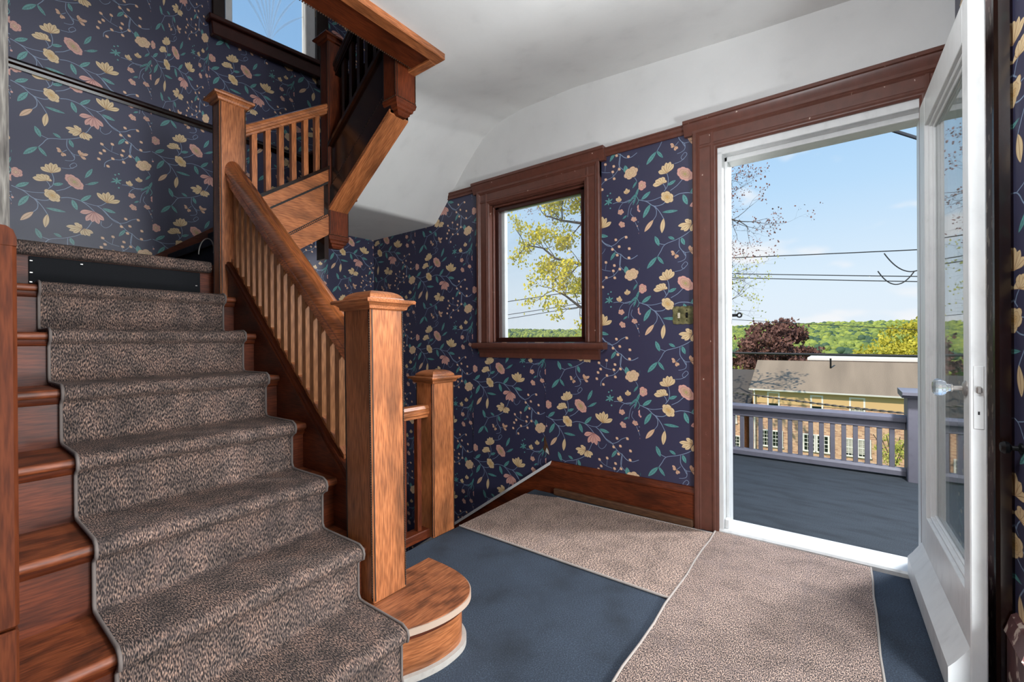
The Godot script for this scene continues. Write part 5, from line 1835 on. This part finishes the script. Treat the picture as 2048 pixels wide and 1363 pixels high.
func house_window(h: Node3D, x0: float, x1: float, y0: float, y1: float, z: float, style: int) -> void:
	var st := mk()
	var f := 0.10
	bx(st, Vector3(x0 - f, y1, z), Vector3(x1 + f, y1 + f, z + 0.05))
	bx(st, Vector3(x0 - f - 0.03, y0 - f, z), Vector3(x1 + f + 0.03, y0, z + 0.09))
	bx(st, Vector3(x0 - f, y0, z), Vector3(x0, y1, z + 0.05))
	bx(st, Vector3(x1, y0, z), Vector3(x1 + f, y1, z + 0.05))
	bx(st, Vector3(x0, (y0 + y1) / 2 - 0.025, z), Vector3(x1, (y0 + y1) / 2 + 0.025, z + 0.035))
	if style > 0:
		for k in range(1, 3):
			var x := lerpf(x0, x1, k / 3.0)
			bx(st, Vector3(x - 0.012, y0, z), Vector3(x + 0.012, y1, z + 0.03))
		for q in [0.25, 0.75]:
			var y := lerpf(y0, y1, q)
			bx(st, Vector3(x0, y - 0.012, z), Vector3(x1, y + 0.012, z + 0.03))
	var w := part("window", st, M.trim_white, h)
	st = mk()
	bx(st, Vector3(x0, y0, z - 0.02), Vector3(x1, y1, z + 0.012))
	part("pane", st, M.window_dark, w)
	if style == 2:
		st = mk()
		for k in 9:
			bx(st, Vector3(x0 + 0.02, lerpf(y0 + 0.12, y1, k / 9.0), z + 0.012), Vector3(x1 - 0.02, lerpf(y0 + 0.12, y1, k / 9.0) + 0.09, z + 0.018))
		part("blind", st, M.blind, w)

func far_houses() -> void:
	var h := thing("house", "tan brick house with a long brown shingle roof, seen over the porch railing", "house", Vector3(1.0, -8.4, -40))
	var st := mk()
	bx(st, Vector3(-5.75, -8.6, -44.0), Vector3(9.0, -2.85, -36.0))
	part("wall", st, M.brick, h)
	st = mk()
	bx(st, Vector3(-5.76, -3.82, -36.2), Vector3(9.0, -2.80, -35.96))
	part("frieze", st, M.stucco, h)
	st = mk()
	extr(st, [Vector2(-35.72, -2.86), Vector2(-35.72, -2.76), Vector2(-40.0, -0.72), Vector2(-44.55, -2.76), Vector2(-44.55, -2.86), Vector2(-40.0, -0.86)], along_x(Vector3(-5.98, 0, 0)), 15.2)
	var roof := part("roof", st, M.shingle, h)
	st = mk()
	extr(st, [Vector2(-36.0, -2.85), Vector2(-40.0, -0.90), Vector2(-44.0, -2.85)], along_x(Vector3(-5.75, 0, 0)), 14.7)
	part("gable", st, M.stucco, h)
	st = mk()
	extr(st, [Vector2(-35.72, -2.87), Vector2(-35.63, -2.86), Vector2(-35.61, -2.76), Vector2(-35.72, -2.76)], along_x(Vector3(-5.98, 0, 0)), 15.2)
	part("gutter", st, M.trim_white, roof)
	st = mk()
	tube(st, [Vector3(-5.62, -2.82, -35.5), Vector3(-5.62, -3.1, -35.8), Vector3(-5.62, -8.4, -35.85)], 0.05, 8)
	part("downspout", st, M.trim_white, h)
	st = mk()
	tube(st, [Vector3(-0.9, -1.2, -39.0), Vector3(-0.9, -0.45, -39.0)], 0.06, 8)
	part("vent_pipe", st, M.black_metal, roof)
	house_window(h, -4.68, -4.06, -4.35, -3.05, -36.0, 0)
	house_window(h, -1.95, -1.38, -4.35, -3.12, -36.0, 0)
	house_window(h, 0.30, 0.98, -4.35, -3.12, -36.0, 2)
	house_window(h, 3.3, 3.9, -4.35, -3.12, -36.0, 0)
	for x in [[-5.2, -4.62], [-4.42, -3.86], [-2.42, -1.84], [-1.62, -1.02], [-0.02, 0.52], [0.72, 1.28], [3.2, 3.8], [4.0, 4.6]]:
		house_window(h, x[0], x[1], -7.05, -5.95, -36.0, 2 if x[0] > -0.5 and x[0] < 2 else 1)
	# neighbour to the left
	h = thing("house", "house with a dark grey shingle roof at the left edge of the doorway view", "house", Vector3(-11, -8.4, -41))
	st = mk()
	bx(st, Vector3(-15.0, -8.6, -45.0), Vector3(-6.7, -4.2, -37.2))
	part("wall", st, M.brick, h)
	st = mk()
	extr(st, [Vector2(-36.9, -4.3), Vector2(-36.9, -4.18), Vector2(-41.0, -1.62), Vector2(-45.3, -4.18), Vector2(-45.3, -4.3), Vector2(-41.0, -1.78)], along_x(Vector3(-15.3, 0, 0)), 9.25)
	part("roof", st, M.dark_shingle, h)
	house_window(h, -7.9, -7.2, -5.75, -4.6, -37.2, 1)
	house_window(h, -8.4, -7.75, -7.9, -6.9, -37.2, 1)
	house_window(h, -7.5, -6.95, -7.9, -6.9, -37.2, 1)
	# long pale building behind
	h = thing("building", "long pale flat roofed building showing above the brown roof ridge", "building", Vector3(1, -8, -50))
	st = mk()
	bx(st, Vector3(-2.7, -8.5, -54), Vector3(12, -1.0, -48.2))
	part("wall", st, M.pale_roof, h)
	st = mk()
	bx(st, Vector3(-2.9, -1.0, -54.2), Vector3(12.2, -0.72, -48.0), 0.03)
	part("parapet", st, M.trim_white, h)

func hang(st: SurfaceTool, a: Vector3, b: Vector3, sag: float, r: float) -> void:
	var p := []
	for k in 25:
		var t := k / 24.0
		p.append(a.lerp(b, t) + Vector3(0, -sag * 4.0 * t * (1.0 - t), 0))
	tube(st, p, r, 5)

func wires() -> void:
	var pole := thing("utility_pole", "wooden utility pole carrying the street wires", "utility pole", Vector3(-6.0, -5.5, -16))
	var st := mk()
	tube(st, [Vector3(-6.0, -5.5, -16), Vector3(-6.0, 5.3, -16.2)], [0.14, 0.10], 10)
	part("shaft", st, M.bark, pole)
	var runs := [
		["upper thin power line crossing the sky in the doorway", Vector3(-6, 4.42, -16), Vector3(24, 2.9, -16), 0.22, 0.018],
		["second thin power line in the doorway, upper one of the close pair", Vector3(-6, 3.92, -16), Vector3(24, 1.2, -16), 0.25, 0.016],
		["second thin power line in the doorway, lower one of the close pair", Vector3(-6, 3.77, -16), Vector3(24, 1.0, -16), 0.25, 0.016],
		["fine wire just above the hill line in the doorway", Vector3(-6, 2.10, -16), Vector3(24, -0.2, -16), 0.2, 0.010],
		["thick cable bundle crossing in front of the roof ridge", Vector3(-6, 0.58, -16), Vector3(24, 0.4, -16), 0.02, 0.045],
		["wire seen through the brown window, upper one", Vector3(-6, 3.75, -16), Vector3(-36, 2.4, -16), 0.25, 0.022],
		["wire seen through the brown window, middle one", Vector3(-6, 3.22, -16), Vector3(-36, 1.4, -16), 0.3, 0.018],
		["wire seen through the brown window, lowest one", Vector3(-6, 3.12, -16), Vector3(-36, 0.9, -16), 0.3, 0.018],
	]
	for r in runs:
		st = mk()
		hang(st, r[1], r[2], r[3], r[4])
		tag(part("power_line", st, M.wire, self), r[0], "wire", "street wires")
	# hanging loops on the doorway lines
	for l in [["larger hanging loop below the upper power line", Vector3(1.02, 3.84, -16), Vector3(2.1, 3.42, -16), 0.42], ["smaller hanging loop below the close pair of power lines", Vector3(0.86, 3.28, -16), Vector3(1.74, 3.18, -16), 0.42]]:
		st = mk()
		hang(st, l[1], l[2], l[3], 0.018)
		tag(part("wire_loop", st, M.wire, self), l[0], "wire", "street wires")
	st = mk()
	var a := Vector3(-9.0, -1.35, -24)
	var b := Vector3(9.0, -2.40, -24)
	for s in 2:
		var p := []
		for k in 181:
			var t := k / 180.0
			var w := t * TAU * 30 + s * PI
			p.append(a.lerp(b, t) + Vector3(0, -0.35 * 4 * t * (1 - t) + 0.03 * sin(w), 0.03 * cos(w)))
		tube(st, p, 0.03, 5)
	tag(part("power_line", st, M.rope_wire, self), "twisted cable hanging in front of the brick house", "wire", "street wires")
	st = mk()
	tube(st, [Vector3(0.10, 2.72, -1.5), Vector3(0.24, 2.63, -1.5), Vector3(0.41, 2.51, -1.5), Vector3(2.4, 1.1, -1.5)], 0.012, 7)
	tag(part("service_cable", st, M.black_rubber, self), "thick dark cable at the top right corner of the doorway", "cable")

func hill_y(x: float, z: float) -> float:
	var t := clampf((-z - 150.0) / 215.0, 0, 1)
	return lerpf(-11.0, 6.6 + 1.6 * sin(x * 0.017 + 1.0) - x * 0.006, pow(t, 0.85))

func many(called: String, mesh: Mesh, m: Material, where: Array, tint: Array, parent: Node) -> MultiMeshInstance3D:
	var mm := MultiMesh.new()
	mm.transform_format = MultiMesh.TRANSFORM_3D
	mm.use_colors = true
	mesh.surface_set_material(0, m) if mesh is ArrayMesh else mesh.set("material", m)
	mm.mesh = mesh
	mm.instance_count = where.size()
	for k in where.size():
		mm.set_instance_transform(k, where[k])
		mm.set_instance_color(k, tint[k])
	var o := MultiMeshInstance3D.new()
	o.name = called if parent != self else numbered(called)
	o.multimesh = mm
	if parent is Node3D and parent != self:
		o.position = -parent.position
	parent.add_child(o, true)
	o.set_meta("kind", "stuff")
	return o

func land() -> void:
	var st := mk()
	var H := func(x: float, z: float) -> float:
		if z > -150.0:
			return -9.0 + 5.0 * smoothstep(-28.0, -8.0, z) if z > -60.0 else lerpf(-9.0, -13.0, (-z - 60.0) / 90.0)
		return hill_y(x, z) - 2.0
	var xs := []
	for k in 31:
		xs.append(-420.0 + k * 20.0)
	var zs := [-2.5, -8.0, -12.0, -16.0, -22.0, -28.0, -45.0, -60.0, -100.0, -150.0, -180.0, -210.0, -240.0, -270.0, -300.0, -330.0, -365.0, -420.0, -520.0]
	for i in xs.size() - 1:
		for j in zs.size() - 1:
			var q := []
			for o in [[0, 0], [1, 0], [1, 1], [0, 1]]:
				q.append(Vector3(xs[i + o[0]], H.call(xs[i + o[0]], zs[j + o[1]]), zs[j + o[1]]))
			var n: Vector3 = (q[1] - q[0]).cross(q[2] - q[0]).normalized()
			if n.y < 0:
				n = -n
			quad(st, q[0], q[1], q[2], q[3], n)
	struct("ground", st, M.lawn, "lawns and slopes of the valley")
	# woods on the far hill
	var r := RandomNumberGenerator.new()
	r.seed = 88
	var where := []
	var tint := []
	for k in 7200:
		var z := -152.0 - 225.0 * sqrt(r.randf())
		var x: float
		if k < 5200:
			x = r.randf_range(-0.26, 0.20) * -z
		else:
			x = r.randf_range(-0.92, -0.52) * -z
			z = minf(z, -300.0)
		var s := r.randf_range(1.5, 3.1)
		var b := Basis(Vector3.UP, r.randf() * TAU) * Basis(Vector3.RIGHT, r.randf_range(-0.3, 0.3))
		where.append(Transform3D(b.scaled(Vector3(s, s * r.randf_range(0.8, 1.25), s)), Vector3(x, hill_y(x, z) + s * 0.35, z)))
		var c := Color(0.11, 0.17, 0.035).lerp(Color(0.32, 0.38, 0.06), r.randf())
		if r.randf() < 0.16:
			c = Color(0.05, 0.10, 0.05)
		tint.append(c)
	var crown := mk()
	for k in 6:   # a crown is a knot of lumps
		var o := Vector3(cos(k * 1.9) * 0.5, [0.0, 0.45, 0.15, 0.5, 0.1, 0.3][k], sin(k * 1.9) * 0.5) * (0.0 if k == 0 else 1.0)
		var prof := []
		for j in 6:
			prof.append(Vector2(sin(PI * j / 5.0), -cos(PI * j / 5.0)) * (0.85 if k == 0 else 0.55))
		lathe(crown, prof, Transform3D(Basis(Vector3(1, 0.4, 0.3).normalized(), k * 1.3), o), 8)
	var lm := leafy(Color.WHITE, 0.2)
	var hw := many("woods", crown.commit(), lm, where, tint, self)
	tag(hw, "green spring woods covering the far hillside", "woods")

# loose leaves scattered in knots through an ellipsoid
func leaves(parent: Node3D, centre: Vector3, radii: Vector3, knots: int, each: int, size: float, spread: float, lo: Color, hi: Color, sd: int, shell_only := true) -> void:
	var r := RandomNumberGenerator.new()
	r.seed = sd
	var where := []
	var tint := []
	for k in knots:
		var d := Vector3(r.randfn(), r.randfn(), r.randfn()).normalized() * (pow(r.randf(), 0.25) if shell_only else pow(r.randf(), 0.45))
		var c := centre + d * radii
		var tone := r.randf()
		for j in each:
			var p := c + Vector3(r.randfn(), r.randfn() * 0.7, r.randfn()) * spread
			var b := Basis(Vector3(r.randfn(), r.randfn(), r.randfn()).normalized(), r.randf() * TAU)
			where.append(Transform3D(b.scaled(Vector3.ONE * size * r.randf_range(0.6, 1.3)), p))
			tint.append(lo.lerp(hi, clampf(tone * 0.5 + r.randf() * 0.6, 0, 1)))
	many("foliage", leaf_mesh(), leafy(Color.WHITE, 0.7), where, tint, parent)

func leaf_mesh() -> ArrayMesh:
	var st := mk()
	var p := [Vector3(0, 0, 0), Vector3(0.35, 0.32, 0.08), Vector3(0.0, 1.0, 0.0), Vector3(-0.35, 0.32, 0.08)]
	var n1: Vector3 = (p[1] - p[0]).cross(p[2] - p[0]).normalized()
	tri(st, p[0], p[1], p[2], n1, n1, n1)
	var n2: Vector3 = (p[2] - p[0]).cross(p[3] - p[0]).normalized()
	tri(st, p[0], p[2], p[3], n2, n2, n2)
	return st.commit()

var tips := []

func limb(st: SurfaceTool, a: Vector3, dir: Vector3, length: float, r: float, depth: int, g: RandomNumberGenerator, lift: float) -> void:
	var pts := [a]
	var rad := [r]
	var d := dir.normalized()
	var n := 4
	for k in n:
		d = (d + Vector3(g.randfn(), g.randfn() * 0.7 + lift, g.randfn()) * 0.17).normalized()
		pts.append(pts[-1] + d * length / n)
		rad.append(lerpf(r, r * 0.55, (k + 1.0) / n))
	tube(st, pts, rad, 7 if depth > 2 else (5 if depth > 1 else 3))
	if depth <= 0:
		tips.append(pts[-1])
		tips.append(pts[-2])
		return
	var kids := 3 if depth > 1 else 4
	for k in kids:
		var t := g.randi_range(2, n) if k > 0 else n
		var side := Vector3(g.randfn(), g.randfn() * 0.6 + lift, g.randfn()).normalized()
		limb(st, pts[t], (d * 0.75 + side * 0.75).normalized(), length * g.randf_range(0.55, 0.75), rad[t] * 0.66, depth - 1, g, lift)

func tip_leaves(parent: Node3D, each: int, size: float, spread: float, lo: Color, hi: Color, sd: int) -> void:
	var r := RandomNumberGenerator.new()
	r.seed = sd
	var where := []
	var tint := []
	for c in tips:
		for j in each:
			var b := Basis(Vector3(r.randfn(), r.randfn(), r.randfn()).normalized(), r.randf() * TAU)
			where.append(Transform3D(b.scaled(Vector3.ONE * size * r.randf_range(0.6, 1.3)), c + Vector3(r.randfn(), r.randfn(), r.randfn()) * spread))
			tint.append(lo.lerp(hi, r.randf()))
	many("foliage", leaf_mesh(), leafy(Color.WHITE, 0.7), where, tint, parent)

func trees() -> void:
	var g := RandomNumberGenerator.new()
	var st: SurfaceTool
	# red maple and yellow-green tree behind the houses
	var t := thing("maple_tree", "dark red leaved maple rising behind the brown roof", "tree", Vector3(-7.2, -9, -62))
	st = mk()
	tube(st, [Vector3(-7.2, -9, -62), Vector3(-7.2, -1, -62)], [0.35, 0.2], 8)
	part("trunk", st, M.bark, t)
	leaves(t, Vector3(-7.3, -1.9, -62), Vector3(4.6, 5.2, 4.2), 150, 90, 0.42, 0.42, Color(0.075, 0.030, 0.028), Color(0.27, 0.13, 0.10), 5)
	t = thing("spring_tree", "yellow-green spring tree in front of the far hill at the right of the doorway", "tree", Vector3(6.0, -9, -58))
	st = mk()
	tube(st, [Vector3(6.0, -9, -58), Vector3(6.0, -1, -58)], [0.35, 0.2], 8)
	part("trunk", st, M.bark, t)
	leaves(t, Vector3(6.3, -2.6, -58), Vector3(5.6, 5.2, 4.0), 150, 80, 0.34, 0.40, Color(0.36, 0.33, 0.025), Color(0.66, 0.60, 0.07), 6)
	# bushes by the brick house
	t = thing("bush", "yellow-green bush beside the porch post, in front of the brick wall", "bush", Vector3(2.2, -6.6, -31))
	st = mk()
	for k in 7:
		tube(st, [Vector3(2.2, -6.6, -31), Vector3(2.2 + 0.12 * (k - 3), -5.6, -31 + 0.1 * (k % 3)), Vector3(2.2 + 0.3 * (k - 3), -4.6, -31)], 0.02, 4)
	part("stems", st, M.bark, t)
	leaves(t, Vector3(2.3, -5.4, -31), Vector3(0.8, 0.9, 0.6), 40, 30, 0.10, 0.14, Color(0.30, 0.36, 0.06), Color(0.62, 0.62, 0.14), 7, false)
	# the yellow-leaved tree in the window
	tips = []
	g.seed = 21
	t = thing("street_tree", "tree with fresh yellow-green leaves seen through the brown window", "tree", Vector3(-4.9, -4.5, -9.2))
	st = mk()
	tube(st, [Vector3(-4.9, -4.5, -9.2), Vector3(-4.95, -1.0, -9.2), Vector3(-5.0, 1.6, -9.2), Vector3(-5.1, 4.0, -9.1), Vector3(-5.0, 7.5, -9.0)], [0.24, 0.21, 0.17, 0.12, 0.05], 9)
	for l in [[Vector3(-5.0, 1.5, -9.2), [Vector3(-5.6, 1.9, -9.1), Vector3(-6.3, 2.08, -9.0), Vector3(-6.8, 2.45, -9.0), Vector3(-7.2, 2.65, -9.0)]],
			[Vector3(-5.05, 2.9, -9.15), [Vector3(-5.7, 3.2, -9.1), Vector3(-6.3, 3.36, -9.0), Vector3(-7.15, 3.62, -9.0), Vector3(-7.6, 4.0, -9.0), Vector3(-8.3, 4.2, -9.0)]],
			[Vector3(-5.1, 3.8, -9.1), [Vector3(-5.6, 4.2, -9.1), Vector3(-6.2, 4.55, -9.0), Vector3(-6.9, 4.75, -9.0), Vector3(-7.5, 5.0, -9.0)]],
			[Vector3(-5.05, 4.5, -9.1), [Vector3(-5.6, 5.0, -9.0), Vector3(-6.3, 5.5, -9.0), Vector3(-6.9, 5.9, -9.0)]]]:
		var pts: Array = [l[0]] + l[1]
		var rad := []
		for k in pts.size():
			rad.append(lerpf(0.075, 0.016, float(k) / (pts.size() - 1)))
		tube(st, pts, rad, 6)
		for k in range(1, pts.size()):
			for j in 3:
				limb(st, pts[k], Vector3(g.randf_range(-0.9, 0.25), g.randfn() * 0.6 + 0.25, g.randfn() * 0.5), 0.62, 0.016, 1, g, 0.1)
	part("branches", st, M.bark, t)
	tip_leaves(t, 15, 0.10, 0.10, Color(0.42, 0.40, 0.012), Color(0.95, 0.78, 0.03), 31)
	# the barely leafed reddish tree in the doorway, mirrored in the door glass
	tips = []
	g.seed = 9
	t = thing("budding_tree", "nearly bare tree with reddish buds reaching into the doorway view from the left", "tree", Vector3(-4.3, -4.5, -11))
	st = mk()
	tube(st, [Vector3(-4.3, -4.5, -11), Vector3(-4.3, 0.0, -11), Vector3(-4.2, 3.0, -11), Vector3(-4.0, 6.0, -11)], [0.22, 0.18, 0.13, 0.07], 9)
	for l in [[Vector3(-4.25, 1.6, -11), Vector3(0.9, 0.42, 0.1), 1.45], [Vector3(-4.2, 2.3, -11), Vector3(0.9, 0.30, -0.2), 1.35], [Vector3(-4.2, 3.0, -11), Vector3(0.85, 0.55, 0.0), 1.7], [Vector3(-4.1, 3.9, -11), Vector3(0.85, 0.5, 0.2), 1.6], [Vector3(-4.05, 4.8, -11), Vector3(0.75, 0.6, -0.1), 1.5], [Vector3(-4.2, 3.2, -11), Vector3(-0.2, 0.4, 0.9), 2.0], [Vector3(-4.1, 4.4, -11), Vector3(-0.6, 0.6, 0.6), 2.0], [Vector3(-4.2, 2.2, -11), Vector3(-0.8, 0.4, -0.5), 1.8]]:
		limb(st, l[0], l[1], l[2], 0.045, 4, g, 0.06)
	part("branches", st, M.bark, t)
	var red := []
	var kept := []
	for k in tips.size():
		if tips[k].y > 3.2:
			red.append(tips[k])
		else:
			kept.append(tips[k])
	tips = red
	tip_leaves(t, 2, 0.05, 0.05, Color(0.14, 0.055, 0.05), Color(0.33, 0.15, 0.12), 33)
	tips = kept
	tip_leaves(t, 1, 0.06, 0.05, Color(0.36, 0.40, 0.09), Color(0.62, 0.60, 0.18), 34)
	# tall tree up the street that shades the brown roof
	tips = []
	g.seed = 14
	t = thing("shade_tree", "tall street tree standing between the window and the doorway views", "tree", Vector3(-10.3, -8.5, -29))
	st = mk()
	tube(st, [Vector3(-10.3, -8.5, -29), Vector3(-10.3, 2.0, -29), Vector3(-10.2, 7.0, -29)], [0.35, 0.28, 0.14], 9)
	for k in 9:
		limb(st, Vector3(-10.3, 3.0 + k * 0.55, -29), Vector3(cos(k * 2.4), 0.6, sin(k * 2.4)), 2.4, 0.10, 2, g, 0.1)
	part("branches", st, M.bark, t)
	tip_leaves(t, 3, 0.26, 0.22, Color(0.20, 0.22, 0.05), Color(0.42, 0.40, 0.10), 35)
